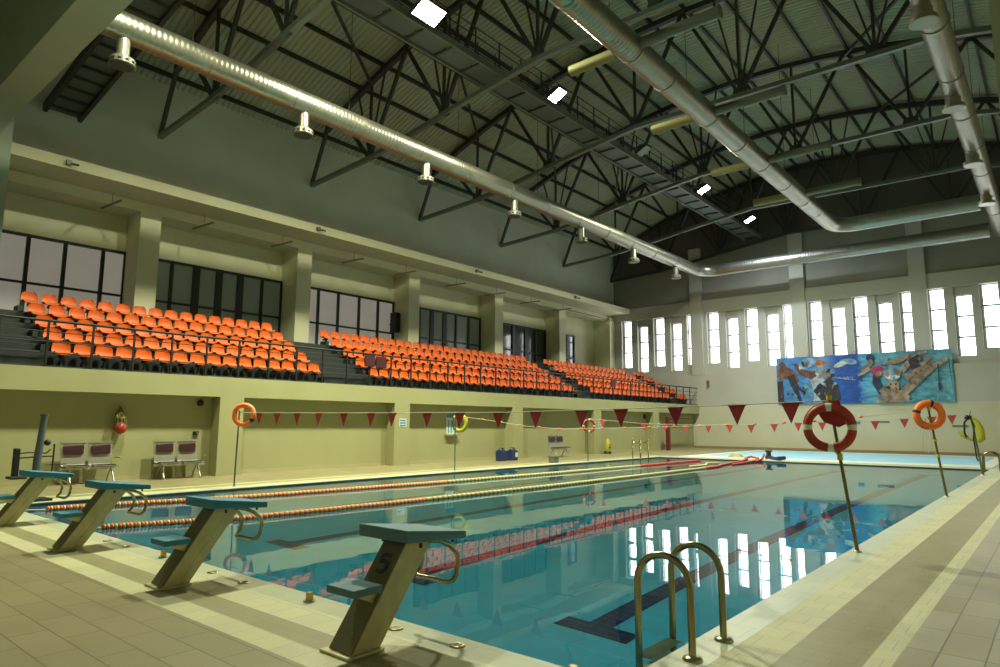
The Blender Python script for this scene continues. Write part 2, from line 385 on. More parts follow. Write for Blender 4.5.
for i,(a,b) in enumerate(WX):
    zb=5.13 if i in LOW else 5.48; zt=8.40 if i in LOW else 8.87
    t=thing('window_%d'%(7+i),((a+b)/2,42.5,zb),None,None); t['kind']='structure'; ref=t.location
    g=MB(); g.box(a,b,42.52,42.54,zb,zt); g.build('pane',M['daypane'],t,ref)
    fr=MB(); fr.box(a,a+.04,42.46,42.52,zb,zt);fr.box(b-.04,b,42.46,42.52,zb,zt);fr.box(a,b,42.46,42.52,zb,zb+.05);fr.box(a,b,42.46,42.52,zt-.05,zt)
    h=(zt-zb)/3 if i not in LOW else 1.12
    for q in (1,2): fr.box(a,b,42.44,42.52,zt-h*q-.045,zt-h*q+.045)
    if b-a>.6: fr.box(a+.19,a+.225,42.44,42.52,zb,zt)
    fr.build('window_frame',M['whiteframe'],t,ref)
    if b-a>.6:
        q_=MB(); q_.box(a+.01,a+.13,42.47,42.519,zb,zt); q_.build('lit_reveal_strip',M['reveal'],t,ref)  # white strip paints in the daylight falling on the side reveal
# right and near walls, roof deck
m=MB(); m.box(XR,XR+.3,YN,42.7,-.06,14.6); struct(m,'wall_right',[M['wall']])
m=MB(); m.prism([(-26,YN,-.06),(XR+.3,YN,-.06)]+[(x,YN,top(x)+.6) for x in gx[::-1]]+[(-26,YN,14.4)],(0,-.3,0)); struct(m,'wall_near',[M['wallgrey']])
m=MB(); NX=24; per=.22; n=int((42.7-YN)/per)
prof=[]
for j in range(n):
    y=YN+j*per; prof+=[(y,0),(y+.07,0),(y+.10,.045),(y+.19,.045)]
prof.append((YN+n*per,0))
xsd=[-25+30*i/NX for i in range(NX+1)]
vs=[];
for x in xsd:
    for y,dz in prof: vs.append((x,y,top(x)+.24+dz))
P=len(prof); fs=[(i*P+j,i*P+j+1,(i+1)*P+j+1,(i+1)*P+j) for i in range(NX) for j in range(P-1)]
m._add(vs,fs,0)
o=len(vs); 
m._add([(x,y,top(x)+.42) for x in xsd for y in (YN-.3,43)],[(2*i,2*i+2,2*i+3,2*i+1) for i in range(NX)],0)
struct(m,'ceiling',[M['decking']])
# near beam and columns
m=MB(); m.box(-26,XR,4.2,5.0,10.5,14.0); struct(m,'beam_near',[M['beam']])
m=MB(); m.box(-24.6,-23.2,4.2,5.0,2.76,10.5); struct(m,'pillar',[M['beam']])
m=MB(); m.box(-.12,.7,4.25,5.0,0,10.5); struct(m,'pillar',[M['beam']])
# ---------------------------------------------------------------- roof trusses
BN=[-24.6,-20.6,-16.4,-12.1,-7.9,-3.6,.6,4.6]
TY=[9.7,16.2,22.7,29.2,35.7,41.8]
def truss(i,y):
    t=thing('roof_truss',(-24.6,y,11.9),'dark steel roof truss spanning the hall, %s from the starting block end'%ORD[i],'roof truss','steel trusses carrying the roof'); ref=t.location
    c=MB()
    bn=[-24.6,-20.6,-18.3,-15.4,-12.1,-2.2,.6,4.6]
    for a,b in zip(bn,bn[1:]): c.beam((a,y,bot(a)),(b,y,bot(b)),.18,.16)
    c.build('bottom_chord',M['chan'] if i<5 else M['steel'],t,ref)
    c=MB(); xs=[-23.6+27.2*k/16 for k in range(17)]
    for a,b in zip(xs,xs[1:]): c.beam((a,y,top(a)),(b,y,top(b)),.2,.22)
    c.build('top_chord',M['steel'],t,ref)
    for a in BN[1:-1]:
        c=MB(); c.prism([(a-.32,y-.015,bot(a)-.08),(a+.32,y-.015,bot(a)-.08),(a+.22,y-.015,bot(a)+.34),(a-.22,y-.015,bot(a)+.34)],(0,.03,0))
        c.build('gusset_plate',M['steel'],t,ref)
    def web(a,za,b,zb,w=.11):
        q=MB(); q.beam((a,y,za),(b,y,zb),w,w); q.build('diagonal',M['steel'],t,ref)
    web(-24.6,11.9,-23.6,top(-23.6),.13); web(4.6,11.9,3.6,top(3.6),.13)
    for a in BN[1:-1]:
        web(a,bot(a),a,top(a),.09)
        for s in (-1,1):
            b=a+s*2.1; web(a,bot(a),b,top(b),.12)
            web(a,bot(a)+.1,a+s*.85,(top(a+s*.85)),.06) if (i+int(a))%2 else None
    return t
for i,y in enumerate(TY): truss(i,y)
pl=[-24.1+1.42*k for k in range(20)]
for k,x in enumerate(pl):
    m=MB(); m.beam((x,YN,top(x)+.16),(x,42.2,top(x)+.16),.08,.17)
    tag(m.build('purlin',M['steel'],None,(x,YN,top(x)+.1)),'dark steel purlin under the roof sheeting, %s counted from the gallery wall'%ORD[k],'purlin','purlins under the roof sheeting')
# horizontal wind bracing between trusses
bi=0
for (xa,ya,xb,yb) in [(-20.6,16.2,-16.4,9.7),(-20.6,22.7,-16.4,16.2),(-20.6,29.2,-16.4,22.7),(-20.6,35.7,-16.4,29.2),(-12.1,16.2,-16.4,9.7),(-5.8,22.7,-1.5,16.2),(-5.8,29.2,-1.5,22.7),(-5.8,35.7,-1.5,29.2)]:
    m=MB(); m.beam((xa,ya,top(xa)-.15),(xb,yb,top(xb)-.15),.10,.10)
    tag(m.build('brace',M['steel'],None,(xa,ya,top(xa)-.2)),'slanting roof brace %s between neighbouring trusses, counted from the starting blocks'%WORDS[bi],'brace','diagonal braces between trusses'); bi+=1
# ---------------------------------------------------------------- catwalk
cw=thing('catwalk',(-14.1,5.1,13.28),'long steel catwalk with thin handrails running under the roof','catwalk'); ref=cw.location
x0,x1=-14.62,-13.66
y=5.2
while y<41.3:
    m=MB(); m.box(x0+.05,x1-.05,y,min(y+1.18,41.6),13.28,13.31); y+=1.25; m.build('walkway_panel',M['catpanel'],cw,ref)
for x in (x0,x1):
    m=MB(); m.box(x-.04,x+.04,5.1,41.7,13.2,13.42); m.build('side_channel',M['chan'],cw,ref)
y=5.2
while y<41.6: m=MB(); m.box(x0,x1,y-.045,y+.02,13.22,13.28); y+=1.25; m.build('cross_bearer',M['steel'],cw,ref)
for x in (x0,x1):
    m=MB()
    for z in (13.75,14.05,14.35): m.tube([(x,5.1,z),(x,41.6,z)],.02,6)
    m.build('handrail',M['steel'],cw,ref)
    for k in range(31):
        q=MB(); yy=5.3+1.2*k; q.beam((x,yy,13.42),(x,yy,14.36),.04,.04); q.build('post',M['steel'],cw,ref)
for k in range(39):
    m=MB(); yy=6+.9*k; m.beam((x1,yy,13.42),(x1,yy,13.85),.025,.025); m.build('kick_rail',M['steel'],cw,ref)
# floodlights
fl=[(-13.0,12.4,1),(-12.95,18.5,1),(-12.9,24.9,0),(-12.85,31.1,1),(-12.85,37.5,2)]
fdesc=['bright double floodlight on the catwalk edge nearest the starting blocks','bright floodlight on the catwalk edge, second lit one from the blocks','unlit grey floodlight between lit ones on the catwalk edge','lit floodlight on the catwalk edge, last but one toward the window wall','small cool white floodlight on the catwalk end by the window wall']
for i,(x,y,lit) in enumerate(fl):
    t=thing('floodlight',(x,y,13.25),fdesc[i],'floodlight','floodlights along the catwalk'); ref=t.location
    n=2 if i==0 else 1
    for k in range(n):
        dy=-.42*k; yy=y+dy; sx=.30; sy=.24
        R=Matrix.Rotation(-.45,3,'Y')
        def box_r(mb,a,b,c,d,e,g):
            vs=[V(q) for q in [(a,c,e),(b,c,e),(b,d,e),(a,d,e),(a,c,g),(b,c,g),(b,d,g),(a,d,g)]]
            vs=[R@q+V((x,yy,13.2)) for q in vs]
            mb._add(vs,[(3,2,1,0),(4,5,6,7),(0,1,5,4),(1,2,6,5),(2,3,7,6),(3,0,4,7)])
        h=MB(); box_r(h,-sx,sx,-sy,sy,0,.14); box_r(h,-.12,.12,-.12,.12,.14,.3); h.build('housing',M['steel'],t,ref)
        l=MB(); box_r(l,-sx+.03,sx-.03,-sy+.02,sy-.02,-.02,0); l.build('lens',[M['lampoff'],M['lamp'],M['lamp2']][lit],t,ref)
    b=MB(); b.beam((x1,y,13.42),(x,y,13.5),.05,.05); b.beam((x,y,13.5),(x,y,13.3),.05,.05); b.build('bracket',M['steel'],t,ref)
    if lit:
        L=bpy.data.lights.new('flood_source','AREA'); L.shape='RECTANGLE'; L.size=.45*n; L.size_y=.4
        L.energy={1:1350,2:520}[lit]*(1.5 if i==0 else 1); L.spread=2.75; L.color=(.97,1,.70) if lit==1 else (.85,.93,1)
        lo=bpy.data.objects.new('flood_source',L); COL.objects.link(lo); lo.location=(x+.05,y-.1,13.08)
        lo.rotation_euler=(0,-.35+0.0,0); lo.parent=None
        lo.rotation_euler=(0,-.02,0)
        L.cycles.is_caustics_light=True
L=bpy.data.lights.new('flood_source','AREA'); L.shape='RECTANGLE'; L.size=.9; L.size_y=.4; L.energy=1000; L.spread=2.75; L.color=(.97,1,.70)
lo=bpy.data.objects.new('flood_source',L); COL.objects.link(lo); lo.location=(-13.0,6.2,13.05); lo.rotation_euler=(0,-.02,0); L.cycles.is_caustics_light=True
t=thing('floodlight',(-13.0,6.2,13.1),'double floodlight hung above the starting block end of the catwalk','floodlight','floodlights along the catwalk'); ref=t.location
m=MB(); m.box(-13.45,-12.55,6.0,6.4,13.12,13.3); m.build('housing',M['steel'],t,ref); m=MB(); m.beam((x1,6.2,13.42),(-13.0,6.2,13.25),.05,.05); m.build('bracket',M['steel'],t,ref)
# inclined dark walkway at the near end
t=thing('access_ramp',(-24.5,6.5,11.5),'dark sloping steel walkway meeting the gallery wall beside the near pillar','walkway'); ref=t.location
A=V((-24.5,6.55,11.62)); B=V((-15.5,6.55,13.15))
m=MB(); m.beam(A,B,.95,.05); m.build('walkway_panel',M['catpanel'],t,ref)
for s in (-1,1):
    m=MB(); m.beam(A+V((0,s*.5,-.02)),B+V((0,s*.5,-.02)),.12,.3); m.build('side_channel',M['steel'],t,ref)
for k in range(14):
    m=MB(); c=A.lerp(B,(k+.5)/14); m.beam(c+V((0,-.5,-.06)),c+V((0,.5,-.06)),.06,.1); m.build('cross_bearer',M['steel'],t,ref)
# ---------------------------------------------------------------- ducts
def arc(c,r,a0,a1,n=8,z=0): return [(c[0]+r*math.cos(a0+(a1-a0)*i/n),c[1]+r*math.sin(a0+(a1-a0)*i/n),z) for i in range(n+1)]
ZD=11.12
def diffuser(x,y,label,group,part_parent=None):
    t=thing('air_diffuser',(x,y,10.12),label,'air diffuser',group); ref=t.location
    n_=MB(); n_.lathe([(.15,.70),(.15,.22),(.20,.16)],(x,y,10.12),18,0,None,False); n_.build('neck',M['galv'],t,ref)
    d=MB(); d.lathe([(.05,.21),(.22,.20),(.30,.14),(.30,.0),(.27,-.02)],(x,y,10.12),22,0,None,False); dd=d.build('drum',M['diffuser'],t,ref); q=MB(); q.lathe([(.26,-.03),(.26,-.019)],(x,y,10.12),20); q.build('face_plate',M['steel2'],t,ref)
    for k in range(12):
        h=MB(); a=2*PI*k/12; c=V((.302*math.cos(a),.302*math.sin(a),.06)); tx=V((-math.sin(a),math.cos(a),0))
        h.beam(c-tx*.035,c+tx*.035,.012,.05)
        h.build('outlet_slot',M['hole'],dd,(0,0,0))
    return t
def duct(name,label,path,r,mats,seams,ref):
    t=thing(name,ref,label,'air duct')
    for seg,(pts,mm) in enumerate(path):
        m=MB(); m.tube(pts,r,28); m.build('duct_run',mm,t,ref)
    for pts in seams:
        m=MB(); m.tube(pts,r+.018,28); m.build('seam_band',M['galv'],t,ref)
    return t
# left duct: along the gallery then across the far wall
def yseam(x,y): return [(x,y-.025,ZD),(x,y+.025,ZD)]
def xseam(x,y,z=ZD): return [(x-.025,y,z),(x+.025,y,z)]
R1=.36
X1=-16.9
duct('ventilation_duct','long shiny round duct running beside the gallery wall and across the window wall',
  [([(X1,5.0,ZD),(X1,38.9,ZD)],M['duct']),([(X1,38.9,ZD)]+arc((X1+1.1,38.9),1.1,PI,PI/2,8,ZD)[1:],M['galv']),([(X1+1.1,40.0,ZD),(-2.0,40.0,ZD)],M['ductx'])],R1,None,
  [yseam(X1,5.2+2.55*k) for k in range(13)]+[xseam(-13.5+2.6*k,40) for k in range(5)],(X1,2,ZD))
X2=-7.85
duct('ventilation_duct','round duct along the middle of the hall, turning before the window wall',
  [([(X2,5.0,ZD+.1),(X2,34.0,ZD+.1)],M['duct']),([(X2,34.0,ZD+.1)]+arc((X2+1,34.0),1,PI,PI/2,8,ZD+.1)[1:],M['galv']),([(X2+1,35.0,ZD+.1),(-2.0,35.0,ZD+.1)],M['ductx'])],.36,None,
  [[(X2,y-.025,ZD+.1),(X2,y+.025,ZD+.1)] for y in (8,11.6,14.6,16.5,19.5,22,24.4,27,29.5,31.5)]+[xseam(-5.5,35,ZD+.1),xseam(-3.6,35,ZD+.1)],(X2,2,ZD))
X3=-1.58
duct('ventilation_duct','dull round duct with wide drum outlets nearest the wall opposite the gallery',
  [([(X3,5.0,ZD),(X3,40.4,ZD)],M['duct'])],.31,None,[yseam(X3,6+3*k) for k in range(11)],(X3,2,ZD))
dn=['first','second','third','fourth','fifth','sixth','seventh']
for i in range(7):
    diffuser(X1,5.65+5.1*i,'drum air outlet under the duct beside the gallery wall, %s from the blocks'%dn[i],'air outlets under the gallery side duct')
for i in range(5):
    y=11.4+5.37*i
    t=thing('air_diffuser',(X3-.08,y,10.5),'wide drum air outlet under the duct opposite the gallery, %s from the blocks'%dn[i],'air diffuser','air outlets under the duct opposite the gallery'); ref=t.location
    m=MB(); m.lathe([(.20,.42),(.20,.10)],(X3-.08,y,10.5),20,0,None,False); m.build('neck',M['galv'],t,ref)
    m=MB(); m.lathe([(.19,.12),(.29,.10),(.29,0),(.27,-.01)],(X3-.08,y,10.5),24,0,None,False); m.build('drum',M['galv'],t,ref)
# branch ducts across the middle duct
for i,y in enumerate([9.6,14.5,19.35,24.3,28.9]):
    t=thing('branch_duct',(X2,y,ZD+.1),'straight cross duct with a yellow taped end through the middle duct, %s from the blocks'%dn[i],'air duct','cross ducts on the middle duct'); ref=t.location
    m=MB(); m.tube([(-9.1 if i!=3 else -8.6,y,ZD+.1),(-5.45,y,ZD+.1)],.14,16); m.tube([(-5.5,y,ZD+.1),(-5.42,y,ZD+.1)],.165,16);m.build('duct_run',M['branch'],t,ref)
    m=MB(); m.tube([(-9.68,y,ZD+.1),(-8.25,y,ZD+.1)],.15,16); m.build('taped_end',M['yellow_ins'],t,ref)
for i,(x,ys) in enumerate([(X1,[7.3,12.4,17.5,22.6,27.7,32.8]),(X2,[9.2,13.5,18,22.8,27.3,32]),(X3,[9,14,19,24,29,34])]):
    for j,y in enumerate(ys):
        m=MB(); m.tube([(x,y,ZD+.3),(x,y,top(x)+.1)],.010,5)
        tag(m.build('hanger_rod',M['steel'],None,(x,y,ZD+.3)),'thin rod holding up the %s, %s from the blocks'%(['duct beside the gallery','middle duct','duct opposite the gallery'][i],ORD[j]),'rod','thin rods holding up the ducts')
# ---------------------------------------------------------------- seats
def seat_mesh():
    m=MB(); W=.205
    prof=[(.155,.015),(.145,.055),(.08,.05),(-.02,.04),(-.08,.055),(-.115,.11),(-.13,.20),(-.145,.29),(-.14,.345)]
    wid=[.17,.195,.205,.205,.205,.208,.205,.185,.12]
    N=9; top_=[];bot_=[]
    for i,(px,pz) in enumerate(prof):
        for k in range(N):
            u=-1+2*k/(N-1); dish=.028*abs(u)**3
            y=u*wid[i]
            nx,nz=(0,1) if i<4 else ((.7,.7) if i<6 else (1,0))
            p=(px+nx*dish*1.1,y,pz+nz*dish); top_.append(p); bot_.append((p[0]-nx*.02,y,p[2]-nz*.02))
    P=len(prof); fs=[]
    for i in range(P-1):
        for k in range(N-1):
            fs.append((i*N+k,(i+1)*N+k,(i+1)*N+k+1,i*N+k+1))
    m._add(top_,fs,0,True); m._add(bot_,[f[::-1] for f in fs],0,True)
    b=[k for k in range(N)]+[i*N+N-1 for i in range(1,P)]+[(P-1)*N+k for k in range(N-2,-1,-1)]+[i*N for i in range(P-2,0,-1)]
    vs=[top_[i] for i in b]+[bot_[i] for i in b]; n=len(b)
    m._add(vs,[(i,(i+1)%n,(i+1)%n+n,i+n) for i in range(n)],0)
    m.box(-.06,.06,-.05,.05,-.05,.04,1); m.box(-.025,.025,-.03,.03,-.30,-.05,1)   # steel bracket under the shell
    m.beam((-.2,0,-.03),(.1,0,-.03),.05,.05,1)
    return m
ROWS=['front','second','middle','fourth','top']
BL=[('sixteen-seat block nearest the starting blocks',5.5,16),('long middle block',15.3,27),('block toward the window wall',29.95,19),('last short block',40.15,3)]
s0=None; stuffv=MB(); sm=seat_mesh()
for bi_,(bn,ys,n) in enumerate(BL):
    for r in range(5):
        for k in range(n):
            x=RX[r]-.12; y=ys+.487*k; z=ZT[r]+.30
            if bi_==3 or (bi_==2 and k>=17):
                stuffv._add([(a+x,b+y,c+z) for a,b,c in sm.v],[],0)
                o=len(stuffv.v)-len(sm.v)
                for ff,mi,ss in zip(sm.f,sm.m,sm.sm): stuffv.f.append([q+o for q in ff]); stuffv.m.append(mi); stuffv.sm.append(ss)
                continue
            if s0 is None: s0=sm.build('stadium_seat',[M['seat'],M['steel']],None,(0,0,0)); s=s0
            else: s=s0.copy(); COL.objects.link(s)
            s.location=(x,y,z)
            tag(s,'orange plastic seat %s from the blocks end, %s row, %s'%(WORDS[k],ROWS[r],bn),'seat','orange seats on the stand')
o=stuffv.build('stadium_seats',[M['seat'],M['steel']],None,(-20,40,3)); tag(o,'orange plastic seats of the stand in the corner next to the window wall','seats','orange seats on the stand','stuff')
# ---------------------------------------------------------------- gallery railing
rl=thing('railing',(-18.25,3,2.76),'long black metal railing along the front edge of the stand','railing'); ref=rl.location
XRL=-18.25; ZR=3.86
m=MB(); m.tube([(XRL,-4.9,ZR),(XRL,41.8,ZR)],.032,8); m.build('top_rail',M['rail'],rl,ref)
m=MB()
for z in (3.10,3.36,3.60): m.tube([(XRL,-4.9,z),(XRL,41.8,z)],.013,6)
m.build('wire_rail',M['rail'],rl,ref)
for k in range(48):
    y=-4.6+.963*k+.0
    if y<41.9:
        q=MB(); q.beam((XRL,y,2.76),(XRL,y,ZR),.045,.045); q.box(XRL-.05,XRL+.05,y-.05,y+.05,2.76,2.775); q.build('post',M['rail'],rl,ref)
for i,(y,z) in enumerate([(14.62,3.62),(15.12,3.60),(31.0,3.66)]):
    m=MB(); m.box(-18.22,-18.18,y-.22,y+.22,z-.2,z+.2); m.box(-18.225,-18.175,y-.21,y+.21,z-.19,z-.17)
    tag(m.build('maroon_board',M['maroonb'],None,(-18.34,y,z-.2)),['maroon board hung on the stand railing nearer the starting blocks','second maroon board of the pair on the stand railing','single maroon board on the stand railing toward the window wall'][i],'board','maroon boards on the railing')
# ---------------------------------------------------------------- starting blocks
def starting_block():
    t=thing('starting_block',(0,0,0),'steel starting block with grey blue top and the number five on its back','starting block','starting blocks at the pool end')
    # local: x centre 0, y forward to pool, z up; base at y -.12..+.16
    W=.16
    m=MB(); m.box(-.155,.155,-.155,.14,0,.02); m.build('base_plate',M['blockside'],t,bevel=.006)
    # leaning hollow column: base y -.14..+.13, top y +.31..+.55 at z .66
    m=MB()
    a=[(-.10,-.115,.02),(-.10,.02,.02),(-.10,.465,.655),(-.10,.35,.69)]
    m.prism(a[::-1],(.235,0,0)); m.build('rear_profile',M['blockside'],t,bevel=.004)
    m=MB(); a=[(-.09,.024,.02),(-.09,.125,.02),(-.09,.575,.64),(-.09,.469,.655)]
    m.prism(a[::-1],(.215,0,0)); m.build('front_profile',M['blockside'],t,bevel=.004)
    m=MB()
    m.prism([(-.095,-.123,.03),(.13,-.123,.03),(.13,.342,.683),(-.095,.342,.683)],(0,.006,0)); m.build('rear_plate',M['blockdark'],t)
    # step
    m=MB(); m.box(-.125,.165,-.14,.10,.375,.425); m.build('foot_step',M['platform2'],t,bevel=.008)
    m=MB(); m.prism([(-.06,-.08,.375),(-.06,.12,.375),(-.06,.10,.29)],(.16,0,0)); m.build('step_bracket',M['blockside'],t)
    # platform, sloping toward the pool
    m=MB(); y0,y1=.22,.80; zt0,zt1=.765,.70; h0=.085; h1=.055
    m.prism([(-.26,y0,zt0-h0),(-.26,y0,zt0),(-.26,y1,zt1),(-.26,y1,zt1-h1)],(.52,0,0)); m.build('platform',M['platform2'],t,bevel=.008)
    # hand grips
    m=MB(); side=[(.50,.66),(.60,.645),(.70,.60),(.78,.53),(.79,.47),(.77,.38),(.74,.35)]
    m.tube([(.19,y,z) for y,z in side]+[(.16,.72,.335),(-.16,.72,.335)]+[(-.19,y,z) for y,z in side[::-1]],.017,10)
    m.build('hand_grip',M['stainless2'],t)
    m=MB()
    for x in (-.2,.2):
        for y in (.40,.72): m.lathe([(.012,0),(.012,.03)],(x,y,.625),8)
    m.build('bolt',M['black'],t)
    return t
def five(t):
    m=MB(); n=V((0,-.82,.57))  # face normal of the slanted rear plate
    u=V((1,0,0)); d=V((0,.57,.82)); c=V((.02,.225,.52))+n*.008
    def P(a,b): return c+u*a+d*b
    s=.042; st=[P(s,1.5*s),P(-s*.8,1.5*s),P(-s*.9,.25*s),P(s*.2,.4*s),P(s,-.15*s),P(s*.95,-1.0*s),P(s*.2,-1.5*s),P(-s,-1.25*s)]
    for a,b in zip(st,st[1:]): m.beam(a,b,.026,.004,0,tuple(n))
    m.build('number_mark',M['mark'],t)
SBY=2.90
sb=starting_block(); five(sb); sb.location=(LX[0],SBY,0)
SBL=['steel starting block beside the one marked five','third steel starting block counted from the one marked five','starting block with its bright blue top next to the pool lift']
for i in range(1,4):
    c=sb.copy(); COL.objects.link(c); c.location=(LX[i]+.0,SBY,0); c['label']=SBL[i-1]
    for ch in [q for q in bpy.data.objects if q.parent==sb and not q.name.startswith('number')]:
        d=ch.copy(); COL.objects.link(d); d.parent=c
        if ch.name.startswith(('platform','foot_step')):
            d.data=ch.data.copy(); d.data.materials[0]=M['platform']
# lane rope anchors and socket covers in the coping
for i,(x,y) in enumerate([(-4.95,3.42),(-7.72,3.42),(-10.4,3.42),(-2.32,3.44)]):
    t=thing('rope_anchor',(x,y,0),['small steel rope anchor in the coping beside the block marked five','small steel rope anchor between the second and third blocks','small steel rope anchor between the two blocks farthest along the edge','small steel rope anchor near the pool corner by the ladder'][i],'anchor','rope anchors in the coping'); ref=t.location
    m=MB(); m.lathe([(.05,0),(.05,.012),(.0449,.014)],(x,y,0),14); m.build('flange',M['stainless'],t,ref)
    m=MB(); m.box(x-.022,x+.022,y-.022,y+.022,.01,.075); m.build('hook',M['brass'],t,ref)
for i,(x,y) in enumerate([(-3.24,3.42),(-3.84,3.40),(-5.97,3.40),(-6.6,3.42),(-8.7,3.42),(-9.3,3.42)]):
    m=MB(); m.lathe([(.055,0),(.055,.008),(.03,.010),(.028,.004)],(x,y,0),16)
    tag(m.build('socket_cover',M['stainless'],None,(x,y,0)),'round steel socket cover in the coping, %s along from the pool corner'%ORD[i],'cover','round covers in the coping')
# ---------------------------------------------------------------- pool ladders
def hoop(m,y,xb=-1.93,xw=-2.31,top_=.60,zbot=-.9):
    r=(xb-xw)/2; cx=(xb+xw)/2; zc=top_-r
    pts=[(xb,y,0),(xb,y,zc)]+[(cx+r*math.cos(a),y,zc+r*math.sin(a)) for a in [PI*k/12 for k in range(1,12)]]+[(xw,y,zc),(xw,y,-.2),(xw,y,zbot)]
    m.tube(pts,.024,12)
lad=thing('pool_ladder',(-1.93,4.46,0),'bronze toned steel pool ladder with two arched rails beside the starting block corner','pool ladder'); ref=lad.location
for y in (4.21,4.72):
    m=MB(); hoop(m,y,-1.93,-2.31,.62); m.build('rail',M['stainless2'],lad,ref)
    m=MB(); m.lathe([(.065,0),(.06,.016),(.03,.022)],(-1.93,y,0),16); m.build('flange',M['stainless'],lad,ref)
for z in (-.10,-.38,-.66):
    m=MB(); m.box(-2.35,-2.23,4.23,4.70,z-.02,z)
    for k in range(9):
        m.box(-2.345,-2.235,4.26+.05*k,4.275+.05*k,z,z+.006)
    m.build('tread',M['stainless'],lad,ref)
l2=thing('pool_ladder',(-1.85,28.5,0),'steel pool ladder at the far corner beside the yellow float stand','pool ladder'); ref=l2.location
for y in (28.1,28.6):
    m=MB(); hoop(m,y,-1.75,-2.2,.62); m.build('rail',M['stainless2'],l2,ref)
m=MB(); m.box(-2.24,-2.14,28.1,28.6,-.14,-.12); m.build('tread',M['stainless'],l2,ref)
l3=thing('pool_ladder',(-14.8,27,0),'thin steel pool ladder on the gallery side edge of the pool','pool ladder'); ref=l3.location
for y in (26.75,27.45):
    m=MB(); r=.2
    hoop(m,y,-14.78,-14.38,.66); m.build('rail',M['stainless2'],l3,ref)
m=MB(); m.box(-14.44,-14.34,26.75,27.45,-.14,-.12); m.build('tread',M['stainless'],l3,ref)
# ---------------------------------------------------------------- lane ropes
def lane_rope(pts,lab,fl_red,endred):
    def X(y):
        for (a,xa),(b,xb) in zip(pts,pts[1:]):
            if y<=b: return xa+(xb-xa)*(y-a)/(b-a)
        return pts[-1][1]
    y0,y1=pts[0][0],pts[-1][0]; x=pts[0][1]
    t=thing('lane_rope',(x,y0,-.03),lab,'lane rope','lane ropes floating on the pool'); ref=t.location
    m=MB(); m.tube([(x,PY0,-.01)]+[(X(y0+(y1-y0)*k/30),y0+(y1-y0)*k/30,-.03) for k in range(31)],.012,6); m.build('cable',M['rope'],t,ref)
    A=MB();B=MB();T=MB();Cc=MB();y=y0;i=0; RM=Matrix.Rotation(PI/2,3,'X')
    while y<y1:
        tgt=A if (y<y0+fl_red and i%2==0) else (T if i%3==1 and y>=y0+fl_red else B)
        if y>y1-endred: tgt=Cc
        r=.058
        tgt.lathe([(.018,-.02),(r*.9,-.016),(r,0),(r*.9,.016),(.018,.02)],(X(y),y,-.025),8,0,RM)
        y+=.046; i+=1
    for mb,nm,mt in ((A,'orange_floats','ropered'),(B,'cream_floats','ropecream'),(T,'tan_floats','ropetan'),(Cc,'red_floats','ropered2')):
        if mb.v: tag(mb.build(nm,M[mt],t,ref),kind='stuff')
lane_rope([(3.85,-10.65),(5.7,-10.02),(9,-9.82),(13.8,-9.7),(24.0,-9.75)],'lane rope bordering the open lanes, orange and cream then all cream floats',5.6,1.2)
lane_rope([(4.0,-13.6),(7.4,-12.85),(12,-12.4),(17.4,-12.15),(27.3,-11.9)],'lane rope nearer the gallery, orange and cream floats turning pale farther off',8.6,5)
# tangle of rope ends on the far coping
def floats_path(t,pts,mt,nm,ref,r=.055,step=.075):
    m=MB(); P=[V(p) for p in pts]
    for a,b in zip(P,P[1:]):
        L=(b-a).length; n=max(1,int(L/step)); d=(b-a).normalized(); M3=V((0,0,1)).rotation_difference(d).to_matrix()
        for k in range(n): m.lathe([(.02,-.03),(r,0),(.02,.03)],a.lerp(b,k/n),8,0,M3)
    tag(m.build(nm,M[mt],t,ref),kind='stuff')
t=thing('lane_rope',(-9,29.2,0),'red lane rope end heaped across the coping at the far side','lane rope','rope ends heaped on the far coping'); ref=t.location
z=.06
floats_path(t,[(-9.9,24.4,-.02),(-10.2,26.2,-.02),(-10.3,27.8,0),(-10.5,28.9,.04),(-10.7,29.3,z),(-10.6,29.7,.12),(-10.1,29.3,.06)],'ropered2','red_floats',ref,.05)
floats_path(t,[(-9.8,25.5,-.02),(-9.9,27.2,-.01),(-10.0,28.7,.02),(-10.2,29.2,z)],'ropered2','red_floats',ref,.05)
floats_path(t,[(-10.5,23.2,-.02),(-10.4,24.4,-.02),(-10.8,25.4,-.0),(-10.5,26.0,-.0)],'ropecream','cream_floats',ref,.05)
t=thing('lane_rope',(-9.8,29,0),'second red rope end trailing to the dark reel on the far coping','lane rope','rope ends heaped on the far coping'); ref=t.location
floats_path(t,[(-9.85,28.2,.0),(-9.9,28.9,.05),(-10.0,29.4,.08),(-10.1,29.9,.22)],'ropered2','red_floats',ref,.05)
t=thing('rope_reel',(-9.9,30.2,0),'dark reel and hose lying on the far coping beside the red ropes','reel'); ref=t.location
m=MB(); m.lathe([(.15,0),(.15,.14),(.10,.16),(.10,.30),(.15,.32),(.15,.38)],(-10.1,30.5,0),14); m.build('drum',M['black'],t,ref)
m=MB(); m.tube([(-9.95,30.2,.08),(-9.6,29.8,.07),(-9.3,29.5,.08)],[.08,.07,.09],10); m.tube([(-9.35,29.25,.1),(-9.1,29.5,.12)],.08,8); m.build('hose',M['jerry'],t,ref)
t=thing('rope_coil',(-11.6,30.9,0),'pale coiled rope lying on the white coping','rope'); ref=t.location
m=MB()
for k in range(3): m.tube([(-11.7+(.35-.06*k)*math.cos(a),30.9+(.22-.05*k)*math.sin(a),.035+.05*k) for a in [2*PI*j/20 for j in range(20)]],.03,6,closed=True)
m.build('coil',M['ropecream'],t,ref)
